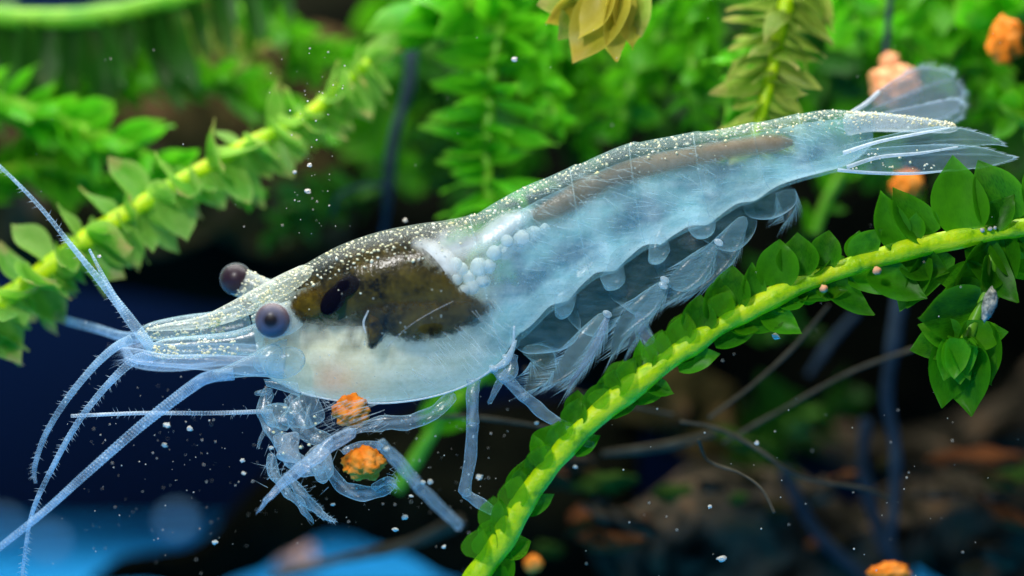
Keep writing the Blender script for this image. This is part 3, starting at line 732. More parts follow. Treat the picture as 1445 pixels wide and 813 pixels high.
root('pale filament slanting above the lime stem', [(740, 520, 3), (800, 548, 3), (860, 566, 3), (950, 585, 3)], [2.6, 2.6, 2.6, 2], 'filament', 'filament', 'filament')
root('grey blurred shed leg lying under the lime stem', [(850, 640, 4), (910, 634, 4), (960, 625, 4), (1010, 610, 4)], [3, 6, 7, 4], 'filament', 'shed_leg', 'debris')
root('dim root lying over the blue floor below the shrimp', [(380, 815, 6), (480, 790, 6), (570, 770, 5.5), (650, 735, 5)], [4, 6, 8, 10], 'filament', 'root_strand', 'root')

# litter on the stones
rr = random.Random(61)
LIT = [('broken brown wood chip lying among the stones', 'wood'), ('small grey pebble lying among the stones', 'rock'), ('scrap of dull orange debris among the stones', 'dull'), ('scrap of old green leaf litter on the stones', 'lf_old')]
M['lf_old'] = mat_solid('litter_green', [(0.3, (0.01, 0.03, 0.004)), (0.7, (0.04, 0.09, 0.012))], 2, 0.9, 0.05)
for k in range(34):
    px, py, y = rr.uniform(760, 1445), rr.uniform(600, 812), rr.uniform(4.5, 6.8)
    lb, mm = LIT[k % 4]
    vs, fs = blob_mesh(rr.uniform(.10, .32), .7, 1.3, k * 2.7, 3, (rr.uniform(.8, 2.2), .8, rr.uniform(.35, .8)))
    R = Matrix.Rotation(rr.uniform(-.6, .6), 3, 'Y'); p = P(px, py, y)
    tag(mesh_obj(['wood_chip', 'pebble', 'food_scrap', 'leaf_scrap'][k % 4], [R @ v + p for v in vs], fs, M[mm], None, origin=p), lb, ['debris', 'pebble', 'debris', 'debris'][k % 4], ['wood chips on the stones', 'pebbles on the stones', 'orange scraps on the stones', 'green scraps on the stones'][k % 4])

# orange food pellets
def pellet(label, px, py, y, r, mat, seed, sq=(1, .9, 1)):
    vs, fs = blob_mesh(r * PX * (1 + y / DCAM), .36, 2.4, seed, 4, sq)
    p = P(px, py, y)
    return tag(mesh_obj('food_pellet', [v + p for v in vs], fs, M[mat], None, origin=p), label, 'food pellet', 'orange food pellets')
pellet('vivid orange food pellet cradled in the shrimp lower feeding claws', 514, 654, -.62, 26, 'pellet', 1.3, (1.1, .9, .82))
pellet('orange food pellet behind the shrimp mouthparts, seen through the carapace edge', 496, 580, -.46, 25, 'pellet', 4.1, (1, .8, .85))
pellet('pale orange pellet showing through the far tail fan', 1262, 122, 3.4, 34, 'pelletpale', 2.2, (1, .9, .85))
pellet('small brownish pellet sitting on top of the pale orange pellet', 1256, 88, 3.6, 13, 'pelletpale', 6.1)
pellet('orange pellet half hidden below the tail fan', 1280, 262, 3.2, 22, 'pellet', 3.7, (1, .9, .9))
pellet('vivid orange pellet resting on the bright moss branch', 1419, 58, 3.0, 27, 'pellet', 5.5, (.85, .9, 1.15))
pellet('orange pellet lying below the curved blue grey root', 1256, 808, 2.0, 22, 'pellet', 7.9, (1.2, .9, .6))
pellet('pale pink pellet lying on the blue floor', 415, 792, 13.0, 28, 'pink', 8.3, (1.0, .9, .95))
pellet('dull orange pellet in the gloom beside the lime stem foot', 824, 738, 7.5, 20, 'dull', 9.4, (.9, .9, 1.1))
pellet('tiny orange pellet at the foot of the lime stem', 752, 796, 3.0, 12, 'pellet', 10.4)

# ------------------------------------------------------------------ the shrimp
shrimp = thing('shrimp', 'translucent blue freshwater shrimp with speckled back clinging among the moss', 'shrimp', P(600, 565, 0))
BODY = [(352, 436, 366, 512, 14, 0.0), (368, 416, 376, 530, 34, 0), (395, 394, 396, 543, 52, 0), (430, 373, 425, 556, 66, 0), (480, 346, 475, 566, 80, 0), (535, 327, 535, 570, 88, 0), (590, 316, 595, 564, 90, 0),
        (640, 310, 655, 547, 88, 0), (665, 306, 705, 517, 82, 0), (700, 285, 738, 482, 78, 0), (745, 261, 772, 450, 74, 0), (800, 240, 818, 412, 70, 0), (860, 213, 872, 380, 66, .02), (920, 197, 928, 347, 62, .05),
        (980, 188, 990, 322, 58, .08), (1040, 178, 1048, 292, 52, .1), (1100, 167, 1112, 264, 46, .12), (1150, 157, 1165, 249, 40, .14), (1180, 155, 1192, 241, 34, .15), (1210, 158, 1214, 226, 24, .16), (1232, 163, 1232, 205, 14, .17)]
SEGX = [668, 815, 897, 985, 1068, 1130]
def interp(x, xs, ys): return float(np.interp(x, xs, ys))
def sst(a, b, x):
    t = min(max((x - a) / (b - a), 0), 1); return t * t * (3 - 2 * t)
ROLL = 0.22
_bq = spline(BODY, 160)
def scallop(px):
    if px < 735 or px > 1110: return 0.0
    f = ((px - 735) / 66.0) % 1.0
    return (abs(f - .62) / .62 if f < .62 else (f - .62) / .38) ** 1.3 * min(1, (px - 735) / 30, (1110 - px) / 30)
def bmod(u, th):
    i = min(int(u * 159), 159); x = _bq[i][0]
    m = 1.0
    for sx in SEGX:
        d = x - sx
        if -45 < d <= 0: m += 0.038 * (1 + d / 45) * max(math.cos(th), 0.2)
    c = math.cos(th)
    if c < 0: m += (.075 * scallop(_bq[i][2]) - .045) * c * c * (1 if _bq[i][2] > 735 else 0)
    return m
def body_rgba(u, c, s, px, py):
    th = sst(700, 640, px) * sst(330, 400, px)       # thorax weight
    a = (0.085 if c < .75 else .085 + .2 * (c - .75)) * (1 - .86 * th) + 0.12 * th * sst(-.2, -.7, c) + .05 * th * sst(.72, .95, c)
    a += .16 * sst(430, 380, px)
    col = np.array([.34, .68, .72]) * (1 - .8 * th) + np.array([.74, .76, .60]) * .8 * th
    dors = max(c, 0) ** 4
    col = col * (1 - dors * .6) + np.array([.42, .56, .46]) * dors * .6
    return (*col, a)
body = loft('body', BODY, M['cuticle'], shrimp, body_rgba, nr=160, ns=56, ex=2.15, roll=ROLL, mod=bmod)
for sx in SEGX:
    u0 = float(np.argmin(abs(_bq[:, 0] - sx))) / 159
    rim = []
    for k in range(9):
        th = -(.15 + k * .30); v, px, py, c, s_ = body.at(min(u0 + .012 * (k / 8) ** 2 - .006, 1), th)
        rim.append((px, py, v.y - .01))
    tube('shell_rim', rim, [.5, .9, 1.2, 1.2, 1.1, 1, 1, .9, .5], M['clear'], shrimp, (.45, .8, .85, .10), n=40, ns=6)
# flesh inside
FLESH = []
for r in _bq:
    dx, dy, vx, vy, t_, y_ = r
    x = (dx + vx) / 2
    top = interp(x, [350, 430, 560, 680, 800, 1000, 1200], [.16, .18, .20, .17, .13, .13, .16])
    FLESH.append((dx + (vx - dx) * top, dy + (vy - dy) * top, vx - (vx - dx) * (.06 * sst(690, 740, vx) + .012 - .075 * scallop(vx)), vy - (vy - dy) * (.06 * sst(690, 740, vx) + .012 - .075 * scallop(vx)), t_ * interp(x, [350, 430, 650, 720, 1200], [.6, .55, .62, .82, .8]), y_))
GUT = [(752, 306, -.34), (790, 290, -.36), (830, 266, -.38), (880, 244, -.38), (940, 228, -.36), (1000, 216, -.32), (1060, 206, -.28), (1100, 202, -.24), (1118, 201, -.22)]
def flesh_rgba(u, c, s, px, py):
    th = sst(735, 640, px)
    hd = sst(470, 380, px)
    blue = np.array([.012, .19, .32]); blue2 = np.array([.27, .64, .70])
    k = .42 + 1.0 * mnoise.noise(Vector((px * .016, py * .024, 1))) + .45 * mnoise.noise(Vector((px * .05, py * .07, 1)))
    k += .22 * math.sin((px * .55 + py * .95) * .11 + 2.5 * mnoise.noise(Vector((px * .02, py * .02, 8))))   # slanting muscle blocks
    k += .35 * sst(-.2, -.8, c); k = min(max(k, 0), 1)
    col = blue * (1 - k) + blue2 * k
    cream = np.array([.66, .66, .50]) * (1 + .22 * mnoise.noise(Vector((px * .03, py * .03, 3)))); low = max(-c, 0)
    w = math.exp(-((px - 478) / 95) ** 2 - ((py - 500) / 48) ** 2)
    tcol = cream * (.35 + 1.05 * w) * np.array([1.22, 1.08, .84]) + np.array([.26, .40, .38]) * (1 - w) * .9
    tcol = tcol * (1 - .25 * hd) + np.array([.55, .72, .78]) * .25 * hd
    col = col * (1 - th) + tcol * th
    a = (.50 + .16 * k + .22 * mnoise.noise(Vector((px * .02, py * .03, 6)))) * (1 - th) + th * (.22 + .65 * sst(.30, -.45, c + .55 * mnoise.noise(Vector((px * .028, py * .04, 12))) + .25 * mnoise.noise(Vector((px * .08, py * .08, 2)))))
    a *= 1 - .35 * max(c, 0) ** 1.5 * (1 - th)
    if 735 < px < 1135:
        gy = interp(px, [g[0] for g in GUT], [g[1] for g in GUT])
        a *= 1 - .88 * math.exp(-((py - gy) / 22) ** 4) * sst(1135, 1110, px) * sst(735, 760, px)
    if s < 0:
        for sx in SEGX[1:]:                       # pale bands where the shell plates overlap
            bx = sx + (py - 220) * .3 + 8 * mnoise.noise(Vector((py * .05, sx, 0)))
            f = math.exp(-((px - bx) / 9) ** 2) * .28
            col = col * (1 - f) + np.array([.8, .9, .92]) * f; a += f * .3
    a *= 1 - .75 * sst(400, 350, px)
    # brighter muscle at the belly line
    if px > 740 and c < -.9:
        col = np.array([.50, .78, .84]); a += .10
    elif px > 720 and c < -.55:
        col = col * .6 + np.array([.50, .80, .84]) * .4; a += .15
    if px > 1120: a *= 1 - .35 * sst(1120, 1180, px)
    if 440 < px < 520 and py > 500:
        f = math.exp(-((px - 468) / 28) ** 2 - ((py - 535) / 24) ** 2) * .85
        col = col * (1 - f) + np.array([.9, .45, .2]) * f
    return (*col, min(a, .97))
loft('flesh', FLESH, M['flesh'], shrimp, flesh_rgba, nr=200, ns=44, ex=2.2, roll=ROLL * .8)

# organs
def organ(name, sta, col, alpha, sub=None, ex=2.2, soft=1.2, **kw):
    def f(u, c, s, px, py):
        n = .5 + .7 * mnoise.noise(Vector((px * .045, py * .045, 4)))
        e = (1 - abs(c) ** 2) * (math.sin(math.pi * min(max(u, .02), .98)) ** .5)
        e = max(e - .18 + .35 * (n - .5), 0)
        n2 = min(max(.5 + .9 * mnoise.noise(Vector((px * .017, py * .017, 9))) + (.45 - abs(px - 525) * .006 if py > 395 else -.2), 0), 1)
        k = np.array(col) * (.6 + .8 * n); k2 = np.array(sub or col)
        k = k * (1 - n2 * .7) + k2 * n2 * .7
        return (*(np.array(col) * (.8 + .5 * n)), 1.55 * (1 - abs(c)) ** .85 * math.sin(math.pi * min(max(u, .02), .98)) ** .5)
    return loft(name, sta, M['gland'], shrimp, f, nr=kw.pop('nr', 60), ns=48, ex=ex, roll=ROLL * .8, **kw)
organ('digestive_gland', [(400, 420, 406, 452, 24, -.12), (425, 394, 432, 466, 40, -.14), (458, 368, 470, 472, 54, -.16), (500, 346, 520, 476, 64, -.16), (545, 335, 560, 484, 70, -.16), (585, 332, 600, 488, 72, -.16), (614, 350, 644, 478, 68, -.16), (640, 390, 676, 462, 58, -.14), (672, 412, 704, 444, 40, -.12)],
      (.060, .046, .010), .99, (.002, .004, .007), soft=3.0)
organ('digestive_gland_lobe', [(512, 440, 530, 442, 10, -.62), (514, 448, 552, 450, 16, -.64), (514, 465, 548, 468, 16, -.64), (515, 482, 540, 484, 14, -.62), (518, 492, 530, 493, 6, -.6)], (.075, .048, .005), .98, (.03, .018, .003), nr=24, soft=2.5)
organ('digestive_gland_lobe', [(408, 428, 412, 442, 8, -.52), (420, 412, 428, 458, 14, -.56), (440, 404, 450, 452, 15, -.6), (458, 404, 464, 436, 12, -.6)], (.08, .052, .007), .97, (.02, .014, .004), nr=24, soft=2.5)
organ('digestive_gland_lobe', [(500, 430, 506, 450, 6, -.62), (535, 424, 540, 474, 14, -.68), (575, 420, 584, 486, 16, -.70), (615, 418, 628, 480, 15, -.70), (655, 416, 668, 464, 12, -.66), (695, 424, 700, 440, 5, -.6)], (.055, .042, .010), .9, nr=50)
for a in [(471, 423, 25, 15, -52), (490, 404, 21, 14, -30)]:
    lobe('stomach', a[0], a[1], a[2], a[3], a[4], -.76, 11, M['organ'], shrimp, lambda u, c, s, px, py: (.004, .004, .009, .985 * min(1, 3.5 * (1 - abs(c) ** 4))), nr=20, ns=18)
tube('gut', GUT, [10, 17, 19, 17, 15, 14, 13, 12, 5], M['gutmat'], shrimp, lambda u, c, s, px, py: (*(np.array([.14, .105, .06]) * (1 + .75 * sst(860, 960, px) + .2 * mnoise.noise(Vector((px * .02, py * .02, 0))))), .93 * (1 - abs(s) ** 2.5) * (1 + .12 * mnoise.noise(Vector((px * .05, py * .05, 5))))), n=70, ns=16, wob=.25)
rr = random.Random(3)
EGGS = [(769, 323, 8), (754, 329, 11), (737, 337, 13), (722, 347, 9), (712, 355, 12), (698, 357, 11), (716, 340, 9), (734, 348, 9), (676, 377, 13), (690, 376, 10), (662, 392, 11), (681, 397, 11), (667, 405, 12), (655, 410, 9), (652, 380, 9), (643, 372, 9), (645, 395, 8), (680, 388, 9)]
def byt(px):                                           # outer half thickness of the body at px
    i = int(np.argmin(abs(_bq[:, 0] - px))); return _bq[i][4]
for ex_, ey_, er in EGGS:
    vs, fs = blob_mesh(er * PX, .14, 1.6, ex_ * .37, 3)
    y = -(byt(ex_) * .70 * PX) + rr.uniform(-.05, .06)
    mesh_obj('egg', [v + P(ex_, ey_, y) for v in vs], fs, M['egg'], shrimp, [(.66, .80, .82, .66)] * len(vs))
# milky ovary streaks above the eggs
milk = lambda k: (lambda u, c, s, px, py: (.86, .90, .88, k * (1 - abs(c)) ** .8 * math.sin(math.pi * min(max(u, 0), 1)) * (1 + .6 * mnoise.noise(Vector((px * .06, py * .06, 1))))))
ribbon('ovary', [(655, 352, -.62), (690, 332, -.60), (722, 312, -.56), (756, 297, -.5)], [14, 34, 34, 12], 9, M['organ'], shrimp, milk(.8))
ribbon('ovary', [(578, 342, -.6), (604, 350, -.66), (628, 372, -.7), (648, 398, -.7)], [18, 30, 38, 24], 9, M['organ'], shrimp, milk(.9))
ribbon('ovary', [(600, 345, -.62), (640, 345, -.64), (700, 335, -.6)], [26, 54, 24], 9, M['organ'], shrimp, milk(.5))
# gill plume lines inside the carapace
gs = []
for k in range(46):
    x = rr.uniform(560, 715); y0 = 560 - (x - 560) * .35 - rr.uniform(10, 90)
    a = P(x, y0, -.80); b = P(x + rr.uniform(14, 30), y0 + rr.uniform(16, 30), -.78)
    gs.append((a, b, .008))
hairs('gill_filaments', gs, M['hair'], shrimp, (.8, .85, .78, .22))

# carapace margin, groove, belly line
edge_c = (.78, .88, .92, .62)
tube('carapace_margin', [(398, 540, -.30), (425, 554, -.34), (475, 565, -.36), (540, 569, -.38), (600, 562, -.4), (655, 545, -.42), (700, 517, -.5), (722, 490, -.56), (726, 460, -.62)], [1.6] * 9, M['clear'], shrimp, edge_c, n=60, ns=6)
tube('carapace_groove', [(520, 438, -.80), (513, 455, -.82), (516, 470, -.84)], [1.2, 1.6, .8], M['clear'], shrimp, (.8, .9, .95, .6), n=12, ns=6)
tube('carapace_groove', [(545, 490, -.86), (575, 462, -.88), (610, 440, -.88), (640, 425, -.86)], [.8, 1, 1, .8], M['clear'], shrimp, (.6, .66, .7, .12), n=20, ns=6)
# pale muscle fibres crossing the abdomen
gs = []
for k in range(330):
    u = rr.uniform(.47, .93); th = -rr.uniform(.5, 2.2)
    v0 = body.at(u, th)[0]; v1 = body.at(u + rr.uniform(.008, .035), th - rr.uniform(.1, .4))[0]
    gs.append((v0 * .998 + Vector((0, .02, 0)), v1 + Vector((0, .02, 0)), .006))
hairs('muscle_fibres', gs, M['hair'], shrimp, (.70, .92, .95, .22))

# pigment dots along the back
dv, df = [], []
def dot(p, r):
    base, fs = blob_mesh(r, .9, 1.7, rr.uniform(0, 90), 1, (rr.uniform(.8, 1.4), .5, rr.uniform(.7, 1.1)))
    k = len(dv)
    dv.extend([p + v for v in base]); df.extend([tuple(i + k for i in f) for f in fs])
n = 0
DOTS = []
while n < 780:
    u = rr.random() ** .9
    v, px, py, c, s = body.at(u, 0)
    wide = interp(px, [350, 400, 480, 600, 660, 700, 800, 900, 1000, 1100, 1230], [.9, .85, .75, .55, .42, .45, .42, .5, .55, .6, .9])
    dens = interp(px, [350, 400, 500, 600, 650, 700, 800, 900, 1050, 1150, 1230], [1, 1, .95, .8, .6, .35, .35, .5, .75, 1, 1])
    if rr.random() > dens: continue
    th = -(abs(rr.gauss(.0, .5)) * wide + .22)
    if rr.random() < .3: th = -th
    v, px, py, c, s = body.at(u, th)
    if px < 380 and c < 0: continue
    if mnoise.noise(Vector((px * .03, py * .05, 2))) < -.25 and rr.random() < .7: continue
    if any(abs(px - a) + abs(py - b) < 5.5 for a, b in DOTS): 
        if rr.random() < .92: continue
    DOTS.append((px, py))
    dot(v + Vector((0, -.004, 0)), rr.choice([.007, .010, .013, .016, .019, .023])); n += 1

# head: rostrum, peduncles, scales
def pc(a, col=(.42, .66, .70), ed=.3): return lambda u, c, s, px, py: (*col, min(a * .8 + ed * abs(c) ** 12, .9))
ros = ribbon('rostrum', [(440, 378, -.12), (400, 402, -.14), (360, 424, -.16), (325, 441, -.18), (285, 455, -.18), (232, 462, -.18), (205, 466, -.18)], [20, 30, 30, 26, 18, 10, 2], [12, 16, 14, 12, 9, 6, 2], M['clear'], shrimp, pc(.34, (.72, .78, .66)), nr=40)
pd1 = ribbon('antennule_peduncle', [(352, 448, .12), (310, 458, .1), (260, 462, .06), (215, 468, .02), (192, 476, 0)], [44, 40, 34, 26, 12], [18, 18, 16, 13, 7], M['clear'], shrimp, pc(.26), nr=40)
pd2 = ribbon('antennule_peduncle', [(372, 478, -.32), (330, 484, -.36), (280, 489, -.38), (235, 492, -.4), (205, 497, -.4)], [50, 34, 32, 28, 16], [18, 16, 15, 13, 7], M['clear'], shrimp, pc(.26), nr=40)
for sf, cnt, u0, u1 in ((pd1, 150, .12, .95), (pd2, 130, .22, .92), (ros, 150, .0, .7)):
    k = 0
    while k < cnt:
        u = rr.uniform(u0, u1); th = -rr.uniform(.25, 2.2 if sf is not ros else 2.6)
        v, px, py, c, s = sf.at(u, th)
        if mnoise.noise(Vector((px * .06, py * .09, 5))) < -.12 and rr.random() < .75: continue
        dot(v, rr.uniform(.010, .026)); k += 1

sc1 = loft('antennal_scale', [(404, 500, 400, 528, 14, -.42), (350, 502, 350, 530, 12, -.5), (290, 500, 290, 523, 9, -.55), (235, 500, 235, 518, 7, -.56), (195, 492, 196, 514, 5, -.54), (172, 490, 176, 506, 3, -.5)], M['blade'], shrimp,
           lambda u, c, s, px, py: (.55, .72, .84, .16 + .5 * abs(c) ** 8), nr=40, ns=20)
sc2 = loft('antennal_scale', [(390, 488, 390, 520, 12, .28), (320, 484, 320, 516, 10, .32), (250, 486, 250, 524, 8, .34), (200, 482, 205, 522, 6, .34), (168, 490, 178, 514, 3, .3)], M['blade'], shrimp,
           lambda u, c, s, px, py: (.42, .60, .76, .18 + .3 * abs(c) ** 8), nr=40, ns=20)
gs = []
for k in range(240):
    u = k / 239
    px = 165 + 130 * u ** 1.3; py = interp(px, [165, 180, 210, 260, 300], [492, 514, 522, 524, 520])
    y = rr.uniform(-.52, .32)
    a = P(px + 10, py - 10, y); ang = math.radians(interp(u, [0, .3, 1], [170, 130, 160]) + rr.uniform(-15, 15))
    L = rr.uniform(.10, .20)
    gs.append((a, a + Vector((math.cos(ang) * L, rr.uniform(-.05, .05), -math.sin(ang) * L * .5 - .04)), .0045))
for k in range(110):
    px = rr.uniform(172, 250); py = 498 + rr.uniform(-16, 14)
    a = P(px, py, rr.uniform(-.3, .2)); L = rr.uniform(.2, .4)
    gs.append((a, a + Vector((-L * .8, 0, -L * rr.uniform(.0, .5))), .004))
h = hairs('setae', gs, M['hair'], sc1.o, (.45, .62, .78, .4)); 
# face plates and basal segments below the eye
loft('antenna_base', [(405, 478, 400, 535, 20, -.50), (380, 486, 372, 532, 22, -.54), (350, 502, 345, 532, 16, -.56), (320, 516, 312, 536, 12, -.58), (300, 524, 296, 540, 9, -.58)], M['clear'], shrimp, pc(.22), nr=30)
lobe('cheek_plate', 402, 512, 22, 30, 70, -.5, 16, M['clear'], shrimp, pc(.2, ed=.35))
lobe('cheek_plate', 378, 505, 16, 24, 50, -.52, 14, M['clear'], shrimp, pc(.14, ed=.35))
loft('cheek_spine', [(372, 535, 376, 545, 5, -.5), (392, 536, 400, 552, 8, -.5), (420, 540, 424, 560, 8, -.46)], M['clear'], shrimp, pc(.25))
gs = []
for k in range(90):
    u = rr.random(); v, px, py, c, s = (pd1 if rr.random() < .6 else ros).at(u * .9, rr.uniform(-.4, .4))
    L = rr.uniform(.03, .09); gs.append((v, v + Vector((rr.uniform(-.05, .02), rr.uniform(-.03, .03), L)), .004))
hairs('setae', gs, M['hair'], pd1.o, (.75, .85, .9, .5))

# eyes
def eye(parent, p, r, front, near):
    vs, fs = blob_mesh(r, 0.0, 1, 0, 5)
    front = Vector(front).normalized()
    cols = []
    for v in vs:
        c = v.normalized().dot(front)
        if near:
            g = sst(.972, .955, c) if c > 0 else 1
            ring = np.array([.09, .095, .15]) * (1 - sst(.80, .35, c)) + np.array([.13, .085, .10]) * sst(.80, .35, c)
            ring = ring * (1 - .99 * sst(.925, .96, c)) * (1 - .6 * sst(.82, .96, c))
            if c < .2: ring = np.array([.42, .5, .55])
        else:
            ring = np.array([.022, .008, .016]) + np.array([.05, .05, .10]) * sst(.75, .3, c) * 0
        cols.append((*ring, 1))
    vs2, fs2 = blob_mesh(r * 1.09, 0.0, 1, 0, 4)
    mesh_obj('cornea', [v + p for v in vs2], fs2, M['cornea'], parent, [(.6, .72, .78, .0)] * len(vs2))
    return mesh_obj('eye', [v + p for v in vs], fs, M['eye'], parent, cols)
st = ribbon('eyestalk', [(420, 440, -.3), (402, 450, -.5), (388, 455, -.62)], [40, 46, 42], [16, 19, 18], M['clear'], shrimp, pc(.42, (.65, .78, .78)))
eye(st.o, P(385, 452, -.72), .245, (-.05, -1, .0), True)
st = ribbon('eyestalk', [(384, 418, .18), (362, 407, .30), (345, 401, .36), (328, 396, .38)], [44, 38, 42, 36], [18, 19, 21, 18], M['clear'], shrimp, pc(.45, (.65, .75, .70)))
for k in range(70):
    v, px, py, c, s = st.at(rr.uniform(.15, .85), -rr.uniform(.1, 3)); dot(v, rr.uniform(.012, .022))
eye(st.o, P(333, 394, .34), .215, (-.6, -.5, .6), False)

# antennae
def antenna(path, rad, a=.36, col=(.36, .64, .86), nring=60, n=160, hair=0, side=1, label=None):
    o = tube('antenna', path, rad, M['clear'], shrimp, lambda u, c, s, px, py: (*col, a * (.8 + .2 * math.cos(2 * math.pi * u * nring) + .8 * mnoise.noise(Vector((px * .03, py * .03, 7))))), n=nring * 4 + 1, ns=8, ring=-.14, nring=nring)
    if hair:
        q = spline(path, 300); r = spline(rad, 300)[:, 0]
        gs = []
        for k in range(hair):
            i = rr.randrange(5, 290); p = P(*q[i]); T = (P(*q[i + 3]) - P(*q[i - 3])).normalized()
            Nn = Vector((-T.z, 0, T.x)) * (side if rr.random() < .75 else -side)
            gs.append((p + Nn * r[i] * PX * .8, p + Nn * (r[i] * PX + rr.uniform(.03, .075)) + T * .03, .004))
        hairs('setae', gs, M['hair'], o, (.65, .8, .9, .5))
    return o
antenna([(214, 492, -.42), (190, 460, -.5), (160, 420, -.6), (105, 352, -.7), (50, 285, -.8), (-20, 215, -.9)], [8, 8.5, 6.5, 4, 3, 2.2], .4, hair=46, nring=70)
antenna([(172, 436, -.45), (150, 398, -.4), (126, 352, -.3)], [5, 3.6, 2.0], .4, nring=25, n=90)
antenna([(196, 476, .3), (170, 474, .8), (140, 465, 1.4), (92, 452, 2.2)], [7, 7, 6.5, 6], .4, (.30, .55, .80), nring=30, n=90)
antenna([(186, 478, -.05), (160, 492, -.05), (128, 522, -.05), (90, 570, 0), (62, 618, .05), (49, 660, .1), (50, 682, .1)], [7.5, 6.5, 5.5, 4.8, 4.2, 3.6, 2.6], .42, hair=40, side=-1, nring=70)
antenna([(222, 500, -.42), (190, 508, -.45), (150, 545, -.45), (110, 596, -.4), (76, 656, -.35), (46, 722, -.3), (34, 790, -.3), (30, 830, -.3)], [8, 7, 5.2, 4.6, 4.2, 3.6, 3.0, 2.6], .42, hair=150, side=1, nring=90)
antenna([(330, 527, -.6), (296, 532, -.62), (270, 546, -.66), (200, 600, -.75), (120, 670, -.85), (60, 724, -.95), (-20, 788, -1.05)], [10, 9.5, 9, 7.6, 6.4, 5.6, 5], .4, (.34, .63, .88), nring=120, n=300)
antenna([(385, 580, -.2), (300, 583, -.25), (200, 583, -.3), (100, 587, -.35)], [3.4, 3.2, 3.0, 2.6], .65, (.62, .72, .80), nring=70, n=180, hair=30)

# mouthparts and feeding claws
def strand(path, w, o, a=.22, col=(.72, .80, .82)):
    """the muscle that shows inside a clear limb"""
    ribbon('muscle', path, [x * .42 for x in w], [x * .16 for x in w], M['hazy'], o, lambda u, c, s, px, py: (*col, a * (1 - abs(c) ** 2) * (.6 + .8 * abs(mnoise.noise(Vector((px * .08, py * .08, 3)))))), nr=24, ns=10, wob=.05, wobf=5.0, seed=path[-1][0] * .1)
def limb(name, path, w, a=.3, col=(.46, .62, .64), t=None, nr=26, ed=.32):
    w = [x * .72 for x in w]
    return ribbon(name, path, w, t if t is not None else [x * .38 for x in w], M['clear'], shrimp, pc(a * .7, col, ed), nr=nr, wob=.06, wobf=4.0, seed=path[0][0] * .1, muscle=True)
limb('feeding_leg', [(640, 556, -.35), (622, 574, -.45), (585, 592, -.55), (530, 600, -.6), (485, 606, -.62)], [16, 26, 30, 30, 20], .2)
lm = limb('feeding_claw', [(500, 606, -.85), (470, 626, -.95), (430, 656, -1.0), (395, 688, -1.0), (362, 722, -1.0)], [18, 24, 24, 18, 4], .42, (.50, .70, .88))
limb('feeding_leg', [(382, 548, -.2), (372, 575, -.25), (384, 605, -.3), (400, 625, -.3)], [18, 26, 32, 30], .34)
limb('feeding_leg', [(410, 555, -.3), (420, 590, -.42), (440, 615, -.5), (470, 625, -.5)], [34, 40, 40, 22], .26)
limb('feeding_leg', [(396, 610, -.35), (405, 640, -.4), (430, 660, -.45), (455, 668, -.45)], [30, 38, 36, 22], .42, (.66, .72, .72))
limb('feeding_leg', [(440, 632, -.55), (455, 655, -.6), (452, 680, -.55)], [34, 40, 20], .5, (.80, .80, .72))
limb('feeding_leg', [(386, 640, -.3), (384, 665, -.3), (402, 690, -.3), (425, 715, -.3), (440, 742, -.3)], [14, 22, 22, 17, 6], .34)
b1 = limb('feeding_leg', [(400, 668, -.5), (425, 695, -.5), (448, 722, -.5), (472, 738, -.5)], [16, 20, 17, 7], .34)
limb('feeding_claw', [(460, 640, -.35), (468, 668, -.4), (490, 692, -.42), (525, 697, -.42), (556, 684, -.35)], [10, 22, 28, 26, 12], .22, (.68, .74, .76))
limb('feeding_claw', [(528, 690, -.45), (548, 680, -.45), (560, 692, -.4)], [16, 18, 8], .30, (.72, .76, .78))
limb('feeding_claw', [(480, 636, -.3), (510, 628, -.3), (540, 630, -.2)], [12, 16, 14], .45, (.66, .76, .84))
limb('mouth_palp', [(378, 556, -.3), (366, 552, -.32), (372, 548, -.34)], [14, 10, 3], .25)
limb('mouth_palp', [(376, 598, -.2), (368, 618, -.2), (364, 634, -.2)], [8, 7, 6], .3)
limb('mouth_palp', [(440, 570, -.55), (430, 590, -.6), (424, 612, -.6)], [8, 9, 5], .3)
lobe('mouth_plate', 392, 585, 22, 26, 30, -.45, 14, M['clear'], shrimp, pc(.24), wob=.13, wobf=3.5, nr=24, ns=20)
lobe('mouth_plate', 428, 580, 28, 24, -20, -.5, 12, M['clear'], shrimp, pc(.16), wob=.13, wobf=3.5, nr=24, ns=20)
lobe('mouth_plate', 410, 632, 22, 20, 0, -.55, 14, M['clear'], shrimp, pc(.4, (.75, .74, .70)), wob=.13, wobf=3.5, nr=24, ns=20)
for x, y in [(402, 575), (411, 583), (444, 588), (430, 600), (446, 598), (398, 610), (424, 632), (400, 640), (436, 628), (386, 610), (452, 610)]:
    dot(P(x, y, -.72), rr.uniform(.014, .03))
gs = []
for k in range(150):
    u = rr.random(); v, px, py, c, s = lm.at(u, rr.uniform(2.6, 3.7)); gs.append((v, v + Vector((rr.uniform(-.04, .04), 0, -rr.uniform(.03, .07))), .0035))
for k in range(180):
    u = rr.uniform(.35, 1); v, px, py, c, s = b1.at(u, rr.choice([0, math.pi]) + rr.uniform(-.5, .5)); gs.append((v, v + Vector((rr.uniform(-.06, .06), 0, rr.uniform(-.06, .05))), .004))
for k in range(60):
    a = P(rr.uniform(470, 550), rr.uniform(560, 606), -.7); gs.append((a, a + Vector((rr.uniform(-.5, -.2), 0, -rr.uniform(.08, .2))), .004))
for k in range(24):
    a = P(rr.uniform(545, 560), rr.uniform(660, 700), -.4); gs.append((a, a + Vector((rr.uniform(.0, .12), 0, rr.uniform(-.12, .1))), .004))
